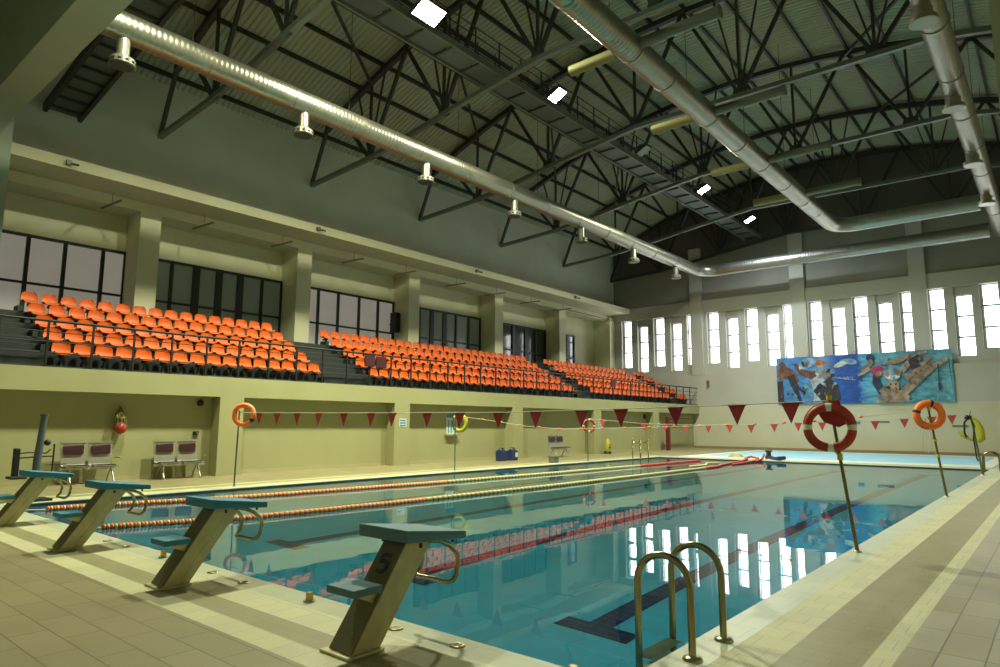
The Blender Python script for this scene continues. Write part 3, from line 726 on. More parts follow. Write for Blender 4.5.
# ---------------------------------------------------------------- pennant lines
def pennants(A,B,zs,ss,lab,w,h,mt,name='pennant_line'):
    A=V(A);B=V(B); t=thing(name,tuple(A),lab,'pennant line'); ref=t.location
    def at(s):
        p=A.lerp(B,s); 
        for (a,za),(b,zb) in zip(zs,zs[1:]):
            if a<=s<=b: p.z=za+(zb-za)*(s-a)/(b-a); break
        return p
    m=MB(); m.tube([at(i/40) for i in range(41)],.007,5); m.build('cord',M['rope'],t,ref)
    d=(B-A);d.z=0;d.normalize(); nn=V((-d.y,d.x,0))
    for s in ss:
        c=at(s); c2=at(min(1,s+.001)); q=MB(); j=random.uniform(-.02,.02)
        a=c-d*w/2;b=c+d*w/2; tip=c+V((0,0,-h))+nn*j
        bulge=nn*.01
        q.prism([a,b,tip],nn*.004); q.prism([a+V((0,0,.01)),b+V((0,0,.01)),b-V((0,0,.02)),a-V((0,0,.02))],nn*.008)
        q.build('pennant',M[mt],t,ref)
    return t
pennants((-14.85,8.1,1.72),(-2.1,8.95,1.8),[(0,1.72),(.063,1.70),(.351,1.68),(.6,1.67),(.771,1.71),(.904,1.75),(1,1.79)],
  [.063,.115,.17,.227,.289,.351,.397,.467,.528,.594,.653,.719,.771,.837,.904,.957],'white cord of dark red triangular flags stretched over the near end of the pool',.235,.27,'flag')
pennants((-14.85,23.2,1.75),(-2.02,25.5,1.9),[(0,1.72),(.05,1.66),(.181,1.52),(.306,1.48),(.485,1.49),(.605,1.57),(.785,1.64),(.849,1.71),(.948,1.83),(1,1.88)],
  [.05,.181,.245,.306,.369,.428,.485,.545,.605,.663,.725,.785,.849,.907,.948],'sagging white cord of small bright red flags over the far end of the pool',.26,.30,'flag2')
A=V((-14.85,15.44,1.7));B=V((-2.02,17.06,1.85))
t=thing('float_line',tuple(A),'white cord with small orange floats sagging across the middle of the pool','float line'); ref=t.location
zz=[(0,1.72),(.074,1.63),(.2,1.42),(.291,1.34),(.478,1.40),(.698,1.50),(.807,1.58),(.883,1.68),(.959,1.80),(1,1.86)]
def at3(s):
    p=A.lerp(B,s)
    for (a,za),(b,zb) in zip(zz,zz[1:]):
        if a<=s<=b: p.z=za+(zb-za)*(s-a)/(b-a); break
    return p
m=MB(); m.tube([at3(i/40) for i in range(41)],.007,5); m.build('cord',M['rope'],t,ref)
for s in [.03+.052*k for k in range(17)]+[.885]:
    c=at3(s); q=MB(); d=(B-A).normalized(); M3=V((0,0,1)).rotation_difference(d).to_matrix()
    q.lathe([(.012,-.04),(.026,-.025),(.026,.025),(.012,.04)],c,10,0,M3); q.build('float',M['orange'],t,ref)
# ---------------------------------------------------------------- poles and rings
def stand(b,tp,r,lab,mt,knot=None):
    t=thing('stand_pole',b,lab,'pole'); ref=t.location
    m=MB(); m.tube([b,tp],[r,r*.8],10); m.build('pole',M[mt],t,ref)
    m=MB(); m.lathe([(r*2.2,0),(r*2.0,.012),(r*1.1,.02)],b,14); m.build('flange',M['stainless'],t,ref)
    if knot:
        m=MB(); 
        for k,(f,l) in enumerate(knot):
            m=MB(); c=V(b).lerp(V(tp),f); m.tube([c-V((0,0,l/2)),c+V((0,0,l/2))],r*1.5,8)
            m.tube([c+V((0,.02,0)),c+V((-.05,.0,.06))],.012,6)
            m.build('rope_knot',M['yrope'],t,ref)
    return t
def life_ring(c,R,r,ay,ax,mt,band,lab,bands=(0,PI/2,PI,3*PI/2),rope=None,bw=.13):
    t=thing('life_ring',c,lab,'life ring'); 
    Rm=Matrix.Rotation(ay,3,'Z')@Matrix.Rotation(ax,3,'X')   # ring lies in local XZ plane
    N=40; P=lambda a,rr=R: Rm@V((rr*math.cos(a),0,rr*math.sin(a)))
    m=MB(); m.tube([P(2*PI*i/N) for i in range(N)],r,14,closed=True); m.build('foam_ring',M[mt],t)
    for b in bands:
        m=MB(); m.tube([P(b-bw+2*bw*i/4) for i in range(5)],r*1.05,14); m.build('band',M[band],t)
    m=MB(); pts=[]
    for i in range(64):
        a=2*PI*i/64; sag=.03*abs(math.sin(2*a)); pts.append(P(a,R+r*.9+sag*.25))
    m.tube(pts,.007,5,closed=True); m.build('grab_line',M['rope' if rope is None else rope],t)
    return t
stand((-1.99,8.95,0),(-2.20,8.95,1.84),.022,'olive pole on the poolside deck carrying the dark red life ring','pole',[(.60,.08),(.99,.06),(.66,.05)])
life_ring((-2.20,8.90,1.46),.245,.05,0.25,0,'red','white','dark red life ring with white bands hung on the poolside pole',rope='flag')
q=MB(); q.prism([(-2.38,8.90,1.72),(-2.08,8.93,1.80),(-2.02,8.93,1.50),(-2.10,8.92,1.46),(-2.26,8.90,1.52)],(0,.01,0))
tag(q.build('folded_flag',M['flag'],None,(-2.2,8.9,1.46)),'folded dark red flag caught behind the dark red life ring','flag')
stand((-2.01,17.06,0),(-2.22,17.06,1.90),.026,'olive pole on the poolside deck carrying the bright orange ring','pole',[(.45,.06),(.62,.05),(.97,.05)])
t=life_ring((-2.20,16.98,1.72),.245,.075,.45,0,'orange','navyband','bright orange life ring with navy bands and a hanging white cord',(1.35,2.85),bw=.10)
m=MB(); m.tube([(-.05,-.06,-.05),(-.16,-.08,-.5),(-.12,-.09,-.78),(-.05,-.09,-.80),(0,-.08,-.70),(.0,-.06,-.1)],.010,6); m.build('hanging_cord',M['rope'],t)
stand((-14.86,8.08,0),(-14.80,8.08,1.76),.020,'thin grey pole at the gallery side edge carrying the orange ring','polel')
life_ring((-14.70,8.14,1.66),.225,.055,.7,0,'orange','navyband','orange life ring with one dark band on the thin pole beside the gallery pillar',(-.55,),bw=.16)
stand((-14.85,15.44,0),(-14.85,15.44,1.80),.020,'thin grey pole at the gallery side edge with a yellow green float','polel')
t=thing('rescue_float',(-14.8,15.5,1.2),'yellow green rescue float bent round the thin pole before the notice board','rescue float'); ref=t.location
m=MB(); m.tube([(-14.78+.20*math.cos(a),15.56+.1*math.cos(a),1.50+.24*math.sin(a)) for a in [(-2.2+4.6*k/14) for k in range(15)]],.07,10); m.build('float_body',M['yellow'],t,ref)
m=MB(); m.tube([(-14.92+.1*math.cos(a),15.5,1.52+.24*math.sin(a)) for a in [(1.2+3.6*k/10) for k in range(11)]],.02,6); m.build('strap',M['black'],t,ref)
stand((-14.85,23.2,0),(-14.85,23.2,1.76),.022,'thin grey pole at the gallery side edge with a dull red ring','polel')
life_ring((-14.85,23.3,1.42),.235,.05,.9,0,'red','rope','dull red life ring with pale bands on the thin pole by the folding seats',rope='rope')
stand((-2.02,25.49,0),(-2.20,25.49,1.82),.034,'olive pole at the far pool corner carrying the yellow float','pole')
t=thing('rescue_float',(-2.3,25.5,1.2),'yellow rescue float with black straps at the far pool corner','rescue float'); ref=t.location
m=MB(); m.tube([(-2.20,25.35,1.74),(-2.06,25.35,1.60),(-1.98,25.35,1.40),(-1.97,25.35,1.10),(-2.05,25.35,1.0)],[.05,.09,.11,.11,.05],10); m.tube([(-2.55,25.35,1.32),(-2.45,25.35,1.22),(-2.3,25.35,1.12),(-2.15,25.35,1.05)],[.03,.07,.05,.04],8); m.build('float_body',M['yellow'],t,ref)
m=MB(); m.tube([(-2.22,25.3,1.78),(-2.36,25.3,1.6),(-2.38,25.3,1.3),(-2.34,25.3,1.15)],.03,6); m.tube([(-2.2,25.3,1.8),(-2.12,25.28,1.5),(-2.16,25.28,1.1),(-2.12,25.28,.5),(-2.09,25.28,.42)],.022,6); m.sphere((-2.28,25.33,1.75),.08,8); m.tube([(-2.22,25.33,1.8),(-2.18,25.33,1.95)],.01,5);m.build('strap',M['black'],t,ref)
# ---------------------------------------------------------------- benches
def bench():
    t=thing('waiting_bench',(0,0,0),'two seat steel bench with maroon back pads, first from the pool lift','bench','two seat benches against the gallery wall')
    # local: y along, faces +x ; two seats
    m=MB(); m.beam((0.05,-.62,.36),(0.05,.72,.36),.06,.05); m.build('beam',M['benchmetal'],t)
    for s in (-.30,.30):
        m=MB(); prof=[(-.17,.98),(-.155,.80),(-.12,.60),(-.10,.46),(-.05,.43),(.10,.425),(.26,.44),(.32,.42)]
        vs=[];n=len(prof)
        for a in (-.265,.265):
            for x,z in prof: vs.append((x,s+a,z))
        off=[(x+.0,y,z) for x,y,z in vs]; back=[(x-.02 if i%n<4 else x,y,z-.02 if i%n>=4 else z) for i,(x,y,z) in enumerate(vs)]
        m._add(off,[(i,i+1,n+i+1,n+i) for i in range(n-1)],0); m._add(back,[(n+i,n+i+1,i+1,i) for i in range(n-1)],0)
        m.box(-.185,-.15,s-.275,s+.275,.965,.99); m.build('seat_shell',M['benchmetal'],t)
        m=MB(); m.prism([(-.152,s-.20,.92),(-.152,s+.20,.92),(-.135,s+.215,.88),(-.118,s+.21,.72),(-.116,s+.19,.69),(-.116,s-.19,.69),(-.118,s-.21,.72),(-.135,s-.215,.88)],(.025,0,0)); m.build('back_pad',M['maroon'],t)
        m=MB(); m.box(-.02,.29,s-.23,s+.23,.437,.452); m.build('seat_pad',M['maroon'],t)
    for s in (-.45,.5):
        m=MB(); m.tube([(.05,s,.36),(.22,s,.16),(.30,s,.02)],.02,8); m.tube([(.05,s,.36),(-.10,s,.16),(-.16,s,.02)],.02,8); m.tube([(.27,s,.015),(.33,s,.015)],.025,8); m.tube([(-.19,s,.015),(-.13,s,.015)],.025,8); m.build('leg',M['benchmetal'],t)
    m=MB(); m.tube([(-.08,.60,.60),(.1,.66,.60),(.22,.66,.58)],.015,6); m.build('armrest',M['benchmetal'],t)
    return t
b0=bench(); b0.location=(-18.25,6.13,0)
b1=copy_tree(b0); b1.location=(-18.25,8.28,0); b1['label']='two seat steel bench with maroon back pads nearest the ringed pillar'
b2=copy_tree(b0); b2.location=(-17.75,25.25,0); b2['label']='two seat steel bench with maroon back pads near the blue jerrycans'
for b in (b0,b1,b2): b['group']='two seat benches against the gallery wall'
# ---------------------------------------------------------------- small things on the gallery side
for i,y in enumerate((20.85,21.55)):
    t=thing('jerrycan',(-17.45,y,0),['plain dark blue jerrycan on the gallery side deck','dark blue jerrycan with a white label beside the plain one'][i],'jerrycan','blue jerrycans'); ref=t.location
    m=MB(); m.box(-17.60,-17.32,y-.20,y+.20,0,.40); m.box(-17.57,-17.36,y-.15,y+.15,.40,.44); m.build('body',M['jerry'],t,ref,bevel=.04)
    m=MB(); m.lathe([(.04,0),(.04,.06),(.03,.07)],(-17.45,y+.1,.45),12); m.build('cap',M['black' if i==0 else 'redpipe'],t,ref)
    m=MB(); m.tube([(-17.45,y-.15,.45),(-17.45,y-.12,.52),(-17.45,y+.02,.52),(-17.45,y+.04,.45)],.015,6); m.build('handle',M['jerry'],t,ref)
    if i: m=MB(); m.box(-17.3,-17.29,y-.0,y+.16,.14,.32); m.build('paper_label',M['signwhite'],t,ref)
t=thing('equipment_box',(-15.35,21.5,0),'small grey green box on the pool edge before the bench','box'); ref=t.location
m=MB(); m.box(-15.45,-15.2,21.3,21.65,0,.22); m.build('body',M['greenbox'],t,ref,bevel=.02)
m=MB(); m.box(-15.47,-15.18,21.28,21.67,.22,.25); m.build('lid',M['greenbox'],t,ref)
t=thing('notice_board',(-18.64,19.15,1.0),'white notice board with blue strips and a shelf on the recessed wall','notice board'); ref=t.location
m=MB(); m.box(-18.65,-18.62,18.87,19.42,1.06,1.84); m.build('panel',M['signwhite'],t,ref)
m=MB(); m.box(-18.62,-18.612,18.87,19.42,1.72,1.84)
for a in (18.95,19.1,19.3): m.box(-18.62,-18.612,a,a+.05,1.12,1.62)
m.build('printed_strips',M['signblue'],t,ref)
m=MB(); m.box(-18.65,-18.5,18.78,19.5,1.0,1.05); m.build('shelf',M['base'],t,ref)
for i,(y,z) in enumerate([(16.2,1.5),(29.6,1.45),(36.1,1.42)]):
    t=thing('pillar_sign',(-18.19,y,z-.15),['blue and white sign on the pillar before the notice board','blue and white sign on the pillar by the red life ring','blue and white sign on the pillar beside the red pipe'][i],'sign','blue signs on the pillars'); ref=t.location
    m=MB(); m.box(XF,XF+.012,y-.17,y+.17,z-.15,z+.15); m.build('panel',M['signwhite'],t,ref)
    m=MB()
    for k in range(3): m.box(XF+.012,XF+.016,y-.15,y+.12,z-.12+.09*k,z-.07+.09*k)
    m.build('printed_lines',M['signblue'],t,ref)
for i,(y,z,r) in enumerate([(8.98,2.02,.09),(35.2,1.95,.14),(35.1,1.45,.10)]):
    t=thing('wall_sounder',(-18.64,y,z),['round maroon sounder on the recessed wall above the second bench','round dark sounder high beside the red pipe','small dark sounder lower beside the red pipe'][i],'sounder'); ref=t.location
    m=MB(); m.lathe([(r,0),(r,.05),(r*.8,.09),(r*.4,.10)],(-18.65,y,z),14,0,Matrix.Rotation(PI/2,3,'Y')); m.build('body',M['maroonb'],t,ref)
    m=MB(); m.lathe([(r*.35,.095),(r*.35,.11)],(-18.65,y,z),10,0,Matrix.Rotation(PI/2,3,'Y')); m.build('grille',M['black'],t,ref)
t=thing('wall_switch',(-18.64,8.9,1.18),'small brass and black switch on the recessed wall above the second bench','switch'); ref=t.location
m=MB(); m.box(-18.65,-18.60,8.83,8.97,1.13,1.23); m.build('box',M['black'],t,ref)
m=MB(); m.lathe([(.03,0),(.025,.03)],(-18.60,8.93,1.18),10,0,Matrix.Rotation(PI/2,3,'Y')); m.build('button',M['brass'],t,ref)
# ball net
t=thing('ball_net',(-18.5,6.85,1.2),'net bag with a red ball hanging on the recessed wall','net bag'); ref=t.location
m=MB(); m.sphere((-18.48,6.88,1.33),.15,14); m.build('ball',M['red'],t,ref)
m=MB()
for k in range(10):
    a=2*PI*k/10; b=a+.6
    m.tube([(-18.5,6.86,1.86),(-18.5+.09*math.cos(a),6.86+.12*math.sin(a),1.66),(-18.49+.11*math.cos(b),6.87+.14*math.sin(b),1.50),(-18.48+.155*math.cos(a),6.88+.155*math.sin(a),1.34),(-18.48,6.88,1.17)],.012,5)
m.tube([(-18.62,6.85,1.88),(-18.5,6.86,1.86)],.012,5); m.build('net',M['net'],t,ref)
m=MB()
for a,b,c in ((6.80,1.62,.06),(6.92,1.58,.05),(6.84,1.72,.05)): m.sphere((-18.5,a,b),c,8)
m.build('small_toys',M['yrope'],t,ref)
# pool lift
t=thing('pool_lift',(-15.0,4.1,0),'dark pool lift with a tall leaning post and side seat beyond the blocks','pool lift'); ref=t.location
m=MB(); m.tube([(-15.0,4.16,0),(-15.0,4.16,.75),(-15.0,4.21,1.60)],[.075,.07,.055],12); m.lathe([(.075,0),(.075,.04)],(-15.0,4.21,1.58),12); m.build('post',M['polel'],t,ref)
m=MB(); m.box(-15.25,-14.75,3.9,4.4,0,.04); m.build('base_plate',M['black'],t,ref)
m=MB(); m.box(-15.1,-14.98,3.78,3.88,.45,.98); m.box(-15.1,-14.8,3.70,3.98,.42,.47); m.build('seat',M['black'],t,ref,bevel=.02)
m=MB(); m.tube([(-15.0,3.83,.88),(-15,4.0,.90),(-15,4.3,.88),(-15,4.36,.95)],.014,6); m.tube([(-15.0,3.83,.80),(-15,4.2,.82),(-15,4.42,.82)],.016,6); m.tube([(-15,4.42,1.05),(-15,4.42,.5)],.016,6); m.tube([(-15,4.3,.66),(-15,4.65,.66)],.012,6); m.build('arm',M['black'],t,ref)
m=MB(); m.sphere((-15.0,4.3,1.08),.06,8); m.build('crank_knob',M['black'],t,ref)
# red pipe
t=thing('standpipe',(-17.9,36.9,0),'dark red vertical pipe with a cross arm near the far corner','pipe'); ref=t.location
m=MB(); m.box(-18.0,-17.82,36.6,36.85,0,1.95); m.build('riser',M['redpipe'],t,ref)
m=MB(); m.tube([(-17.88,36.9,1.88),(-17.88,39.6,1.88)],.05,8); m.tube([(-17.88,36.9,1.6),(-17.88,37.5,1.75)],.05,8); m.build('cross_arm',M['redpipe'],t,ref)
t=thing('floor_cylinder',(-17.95,29.9,0),'slim yellow cylinder on a black base beside the ringed pillar','cylinder'); ref=t.location
m=MB(); m.lathe([(.13,.12),(.15,.18),(.14,.6),(.06,.72),(.05,.78)],(-17.95,29.9,0),14); m.build('body',M['yellow'],t,ref)
m=MB(); m.lathe([(.2,0),(.2,.1),(.14,.13)],(-17.95,29.9,0),14); m.build('base',M['black'],t,ref)
m=MB(); m.box(-17.82,-17.79,29.82,29.98,.28,.34); m.box(-17.82,-17.79,29.84,29.96,.42,.47); m.build('marking',M['maroonb'],t,ref)
# loudspeaker on gallery column, security cameras, strip lights
t=thing('loudspeaker',(-25.5,22.1,6.5),'black loudspeaker fixed beside a gallery window','loudspeaker'); ref=t.location
m=MB(); m.box(-25.75,-25.35,21.9,22.2,6.05,7.05); m.build('cabinet',M['black'],t,ref)
m=MB(); m.tube([(-26,22.05,6.5),(-25.7,22.05,6.5)],.03,6); m.build('bracket',M['rail'],t,ref)
for i,y in enumerate([6.5,15.7,25.6,35.0]):
    t=thing('security_camera',(-23.22,y,9.5),'small white wall camera on the long ledge, %s from the starting blocks'%ORD[i],'camera','cameras on the ledge'); ref=t.location
    m=MB(); m.box(-23.25,-23.12,y-.07,y+.07,9.46,9.6); m.tube([(-23.15,y+.05,9.5),(-23.0,y+.2,9.46)],.04,8); m.build('housing',M['diffuser'],t,ref)
    m=MB(); m.tube([(-23.0,y+.2,9.46),(-22.98,y+.215,9.455)],.03,8); m.build('lens',M['black'],t,ref)
for i,y in enumerate([8.2,11.4,14.75,18.4,21.6,25.2,28.5,31.8,35.2]):
    t=thing('strip_light',(-24.4,y,8.85),'unlit dark strip light under the long ledge, %s from the starting blocks'%ORD[i],'strip light','strip lights under the ledge'); ref=t.location
    m=MB(); m.beam((-25.1,y-.05,8.88),(-23.65,y+.05,8.88),.07,.05); m.build('batten',M['base'],t,ref)
    m=MB(); m.tube([(-24.3,y,8.9),(-24.3,y,9.28)],.008,5); m.build('wire',M['rail'],t,ref)
t=thing('conduit',(-24.0,36.5,8.9),'thin brown conduit under the far end of the ledge','conduit'); ref=t.location
m=MB(); m.tube([(-24.2,35.4,8.9),(-24.2,40.8,8.9)],.03,6); m.build('pipe',M['base'],t,ref)
# ---------------------------------------------------------------- banner and plates on the far wall
BX0,BX1,BZ0,BZ1=-13.15,-4.2,2.74,5.54; BY=41.86
def grad_mat():
    m=mat('banner_print',(.05,.2,.5),.45); nt=m.node_tree;b=nt.nodes['Principled BSDF']
    tc=nt.nodes.new('ShaderNodeTexCoord');sp=nt.nodes.new('ShaderNodeSeparateXYZ');nt.links.new(tc.outputs['Generated'],sp.inputs[0])
    r=nt.nodes.new('ShaderNodeValToRGB');e=r.color_ramp.elements;e[0].position=0;e[0].color=(.06,.20,.44,1);e[1].position=1;e[1].color=(.13,.38,.48,1)
    for p,c in ((.15,(.05,.22,.55)),(.30,(.16,.24,.40)),(.38,(.01,.08,.38)),(.50,(.008,.07,.36)),(.53,(.08,.30,.52)),(.62,(.10,.42,.55)),(.8,(.06,.24,.34))):
        q=e.new(p);q.color=(*c,1)
    n=nt.nodes.new('ShaderNodeTexNoise');n.inputs['Scale'].default_value=1.6;n.inputs['Detail'].default_value=6;n.inputs['Distortion'].default_value=1.2
    mp=nt.nodes.new('ShaderNodeMapping');mp.inputs['Scale'].default_value=(1,1,2.2)
    nt.links.new(tc.outputs['Object'],mp.inputs[0]);nt.links.new(mp.outputs[0],n.inputs['Vector'])
    ad=nt.nodes.new('ShaderNodeMath');ad.operation='MULTIPLY_ADD';ad.inputs[1].default_value=.10;nt.links.new(n.outputs['Fac'],ad.inputs[0])
    sb_=nt.nodes.new('ShaderNodeMath');sb_.operation='SUBTRACT';sb_.inputs[1].default_value=.05;nt.links.new(sp.outputs['X'],sb_.inputs[0]);nt.links.new(sb_.outputs[0],ad.inputs[2])
    nt.links.new(ad.outputs[0],r.inputs['Fac'])
    mx=nt.nodes.new('ShaderNodeMix');mx.data_type='RGBA';mx.blend_type='OVERLAY';mx.inputs['Factor'].default_value=.35
    r2=nt.nodes.new('ShaderNodeValToRGB');r2.color_ramp.elements[0].position=.35;r2.color_ramp.elements[1].position=.68
    nt.links.new(n.outputs['Fac'],r2.inputs['Fac']);nt.links.new(r.outputs['Color'],mx.inputs['A']);nt.links.new(r2.outputs['Color'],mx.inputs['B'])
    nt.links.new(mx.outputs['Result'],b.inputs['Base Color'])
    return m
t=thing('swimming_banner',(-8.7,BY,BZ0),'wide blue banner picturing swimmers hung under the slit windows','banner'); ref=t.location
m=MB(); m.box(BX0,BX1,BY,BY+.05,BZ0,BZ1); m.build('printed_panel',grad_mat(),t,ref)
C_={k:mat('ink_'+k,tuple(q*.8 for q in c),.55,noise=.55,nscale=3.5) for k,c in dict(dark=(.035,.03,.04),brown=(.16,.07,.05),skin=(.40,.27,.20),skin2=(.28,.20,.15),pale=(.45,.50,.55),pink=(.45,.04,.13),capb=(.16,.36,.50),navy=(.015,.03,.10),sky=(.22,.38,.60),aqua=(.12,.42,.55),white=(.6,.65,.68),orange=(.45,.17,.05),rust=(.22,.09,.06)).items()}
layer=[0]
def ell(mb,cx,cz,rx,rz,mi,rot=0):
    # u,v in banner fraction 0..1
    layer[0]+=1; y=BY-.0015*layer[0]-.001
    cl=lambda a,b,c: max(b,min(c,a))
    X=BX0+(BX1-BX0)*cx; Z=BZ0+(BZ1-BZ0)*cz; pts=[]
    for k in range(20):
        a=2*PI*k/20; w=1+.06*math.sin(3*a+cx*9); px=rx*9*math.cos(a)*w; pz=rz*2.8*math.sin(a)*w
        pts.append((cl(X+px*math.cos(rot)-pz*math.sin(rot),BX0+.02,BX1-.02),y,cl(Z+px*math.sin(rot)+pz*math.cos(rot),BZ0+.02,BZ1-.02)))
    mb.poly(pts,mi)
def limb(mb,P,mi):
    layer[0]+=1; y=BY-.0015*layer[0]-.001
    c=[V((BX0+(BX1-BX0)*a,y,BZ0+(BZ1-BZ0)*b)) for a,b,w in P]; L=[];R_=[]
    for i,(a,b,w) in enumerate(P):
        d=(c[min(i+1,len(c)-1)]-c[max(0,i-1)]).normalized(); n=V((-d.z,0,d.x)); 
        for lst,q in ((L,c[i]+n*w),(R_,c[i]-n*w)): lst.append(V((max(BX0+.02,min(BX1-.02,q.x)),q.y,max(BZ0+.02,min(BZ1-.02,q.z)))))
    for i in range(len(c)-1): mb.poly([L[i],L[i+1],R_[i+1],R_[i]],mi)
keys=list(C_); K={k:i for i,k in enumerate(keys)}; mats=[C_[k] for k in keys]
a=MB()   # underwater swimmers on the window-corner half
limb(a,[(.00,.62,.35),(.05,.70,.40),(.10,.60,.30),(.13,.45,.16)],K['rust'])
limb(a,[(.0,.5,.35),(.01,.2,.28),(.02,.0,.2)],K['dark'])
limb(a,[(.09,.62,.22),(.11,.42,.20),(.13,.22,.12),(.15,.0,.08)],K['dark'])
limb(a,[(.03,.9,.16),(.06,.72,.2),(.10,.66,.2)],K['brown'])
limb(a,[(.10,.48,.10),(.15,.30,.08),(.19,.20,.09)],K['navy'])
limb(a,[(.12,.86,.10),(.16,.68,.18),(.22,.60,.22),(.26,.62,.24)],K['brown'])
limb(a,[(.24,.55,.30),(.27,.40,.42),(.29,.22,.50),(.27,.02,.42)],K['pale'])
limb(a,[(.25,.35,.30),(.30,.20,.40),(.33,.02,.45)],K['dark'])
ell(a,.275,.70,.030,.13,K['skin']); ell(a,.275,.86,.032,.06,K['orange']); ell(a,.268,.72,.026,.06,K['sky']); ell(a,.285,.72,.015,.045,K['capb'])
limb(a,[(.31,.5,.22),(.35,.35,.30),(.36,.10,.30),(.33,.0,.2)],K['dark'])
ell(a,.335,.62,.026,.10,K['dark']); ell(a,.325,.60,.016,.06,K['skin2']); ell(a,.35,.66,.014,.05,K['sky'])
ell(a,.20,.86,.06,.10,K['sky'],.4); ell(a,.45,.85,.05,.06,K['sky'],-.1); ell(a,.40,.80,.04,.05,K['white'],.3)
limb(a,[(.17,.40,.12),(.20,.30,.15),(.19,.15,.1)],K['aqua'])
rn=random.Random(3)
for k in range(24): ell(a,rn.choice([.04,.09,.16,.24,.28,.33])+rn.uniform(-.04,.04),rn.uniform(.1,.9),rn.uniform(.003,.011),rn.uniform(.01,.06),K[rn.choice(['rust','brown','dark','skin2','sky','navy','pale','capb'])],rn.uniform(-.8,.8))
a.build('underwater_figures',mats,t,ref)
a=MB()
for k in range(12): 
    cx=.385+.0075*k; ell(a,cx,.52+.012*math.sin(k*2.1),.0016,.012+.012*((k*7)%3)/2,K['white'])
limb(a,[(.35,.54,.012),(.42,.50,.012),(.485,.47,.010)],K['white'])
a.build('script_line',mats,t,ref)
a=MB()
for X,Z,s in ((.55,.80,.018),(.595,.72,.02)):
    pass
limb(a,[(.52,.66,.07),(.56,.74,.10),(.585,.82,.12)],K['skin2'])
ell(a,.575,.90,.022,.08,K['navy']); ell(a,.575,.82,.014,.05,K['skin2'])
limb(a,[(.60,.66,.12),(.60,.40,.20),(.63,.2,.2)],K['navy'])
limb(a,[(.50,.55,.06),(.545,.64,.10),(.57,.70,.1)],K['skin'])
ell(a,.61,.63,.034,.115,K['pink']); ell(a,.618,.58,.015,.05,K['skin']); ell(a,.645,.84,.03,.09,K['capb'])
limb(a,[(.63,.3,.25),(.66,.2,.28),(.70,.12,.2)],K['skin2'])
limb(a,[(.66,.76,.12),(.74,.84,.15),(.80,.92,.09)],K['skin2'])
limb(a,[(.74,.62,.16),(.79,.80,.14),(.84,.94,.09),(.88,.96,.05)],K['skin'])
limb(a,[(.76,.48,.2),(.82,.62,.15),(.87,.78,.10),(.90,.88,.06)],K['skin2'])
limb(a,[(.82,.66,.25),(.80,.80,.2),(.84,.90,.1)],K['dark'])
limb(a,[(.74,.18,.20),(.82,.42,.17),(.90,.66,.14),(.98,.82,.10)],K['skin'])
limb(a,[(.76,.30,.12),(.84,.55,.12),(.90,.76,.09)],K['skin2'])
limb(a,[(.60,.05,.16),(.65,.10,.30),(.72,.12,.34),(.77,.06,.2)],K['skin'])
ell(a,.69,.30,.034,.16,K['skin']); ell(a,.69,.58,.048,.17,K['capb']); ell(a,.69,.50,.040,.045,K['white']); ell(a,.665,.56,.010,.05,K['orange']);ell(a,.72,.58,.012,.06,K['orange'])
ell(a,.678,.36,.006,.02,K['dark']);ell(a,.706,.36,.006,.02,K['dark']);ell(a,.692,.22,.009,.012,K['skin2'])
limb(a,[(.93,.72,.03),(.93,.3,.03)],K['dark']); limb(a,[(.985,.8,.02),(1.0,.04,.02)],K['dark']); ell(a,.93,.30,.007,.09,K['navy'])
for k in range(9): limb(a,[(.76+.025*k,.02+.03*(k%3),.02),(.80+.02*k,.05+.03*(k%4),.03)],K['aqua'])
for k in range(26): ell(a,rn.uniform(.58,.86),rn.uniform(.08,.92),rn.uniform(.002,.009),rn.uniform(.01,.05),K[rn.choice(['skin2','dark','navy','aqua','capb','skin','brown'])],rn.uniform(-.2,.9))
a.build('poolside_figures',mats,t,ref)
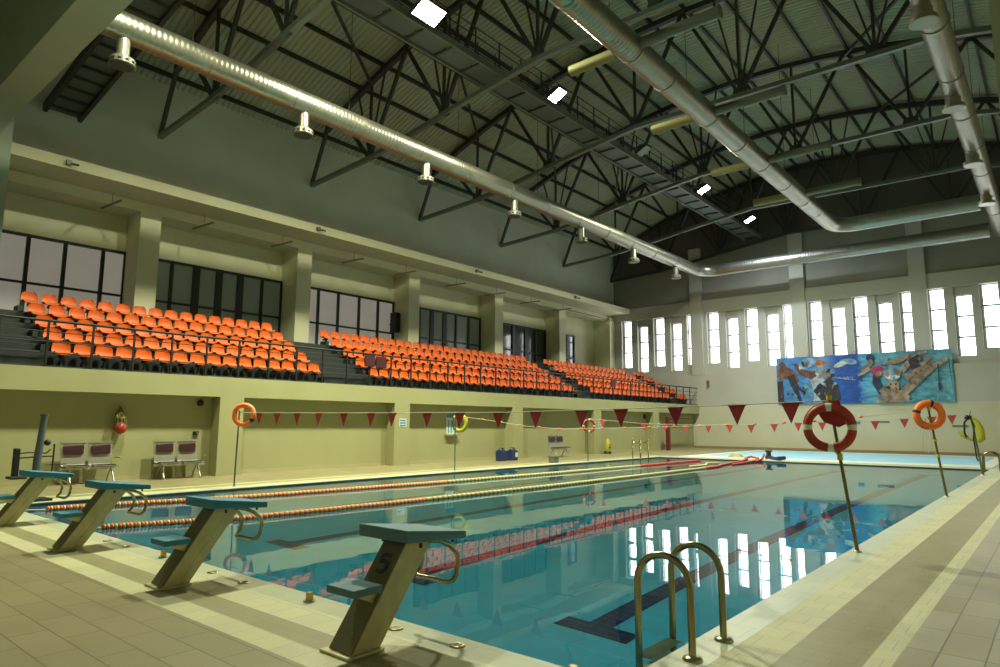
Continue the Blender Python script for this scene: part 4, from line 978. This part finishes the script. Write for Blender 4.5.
for i,(x0_,x1_,z0_,z1_,mt) in enumerate([(-9.05,-8.75,1.58,1.76,'signblue'),(-8.1,-7.3,1.66,1.74,'greenbox'),(-4.45,-3.75,1.45,1.54,'greenbox')]):
    m=MB(); m.box(x0_,x1_,YL-.03,YL,z0_,z1_)
    tag(m.build('wall_plate',M[mt],None,((x0_+x1_)/2,YL,z0_)),['small blue plate on the wall under the banner','narrow grey plate on the wall under the banner beside the blue one','narrow grey plate on the wall past the end of the banner'][i],'plate')
t=thing('wall_lantern',(-17.5,41.85,4.2),'small yellow fitting on the wall at the end of the stand','fitting'); ref=t.location
m=MB(); m.box(-17.6,-17.45,41.85,41.93,3.95,4.35); m.build('body',M['brass'],t,ref)
# ---------------------------------------------------------------- world, camera, render
w=bpy.data.worlds.new('world'); SC.world=w; w.use_nodes=True
w.node_tree.nodes['Background'].inputs[0].default_value=(.7,.85,1,1); w.node_tree.nodes['Background'].inputs[1].default_value=1
def daylight(x,z,sx,sz,e):
    L=bpy.data.lights.new('window_daylight','AREA'); L.shape='RECTANGLE'; L.size=sx; L.size_y=sz; L.energy=e; L.color=(.80,.90,1)
    o=bpy.data.objects.new('window_daylight',L); COL.objects.link(o); o.location=(x,42.45,z); o.rotation_euler=(PI/2,0,PI); return o
cam=bpy.data.cameras.new('camera'); co=bpy.data.objects.new('camera',cam); COL.objects.link(co); SC.camera=co
yaw,pit,rol=[math.radians(a) for a in (40.109,7.758,.297)]
cy,sy,cp,sp=math.cos(yaw),math.sin(yaw),math.cos(pit),math.sin(pit)
fwd=V((-sy*cp,cy*cp,sp)); r0=V((cy,sy,0)); u0=r0.cross(fwd)
rr=math.cos(rol)*r0+math.sin(rol)*u0; uu=-math.sin(rol)*r0+math.cos(rol)*u0
mw=Matrix((( rr.x,uu.x,-fwd.x,0),(rr.y,uu.y,-fwd.y,0),(rr.z,uu.z,-fwd.z,1.48),(0,0,0,1)))
co.matrix_world=mw
cam.sensor_width=36; cam.lens=663.7*36/1000; cam.clip_start=.05; cam.clip_end=200
SC.view_settings.view_transform='Standard'; SC.view_settings.look='None'; SC.view_settings.gamma=1; SC.view_settings.use_curve_mapping=False
SC.view_settings.exposure=0
cy_=SC.cycles
cy_.use_denoising=True; cy_.max_bounces=10; cy_.diffuse_bounces=5; cy_.glossy_bounces=5; cy_.transmission_bounces=6
cy_.caustics_refractive=True; cy_.caustics_reflective=False; cy_.sample_clamp_indirect=6
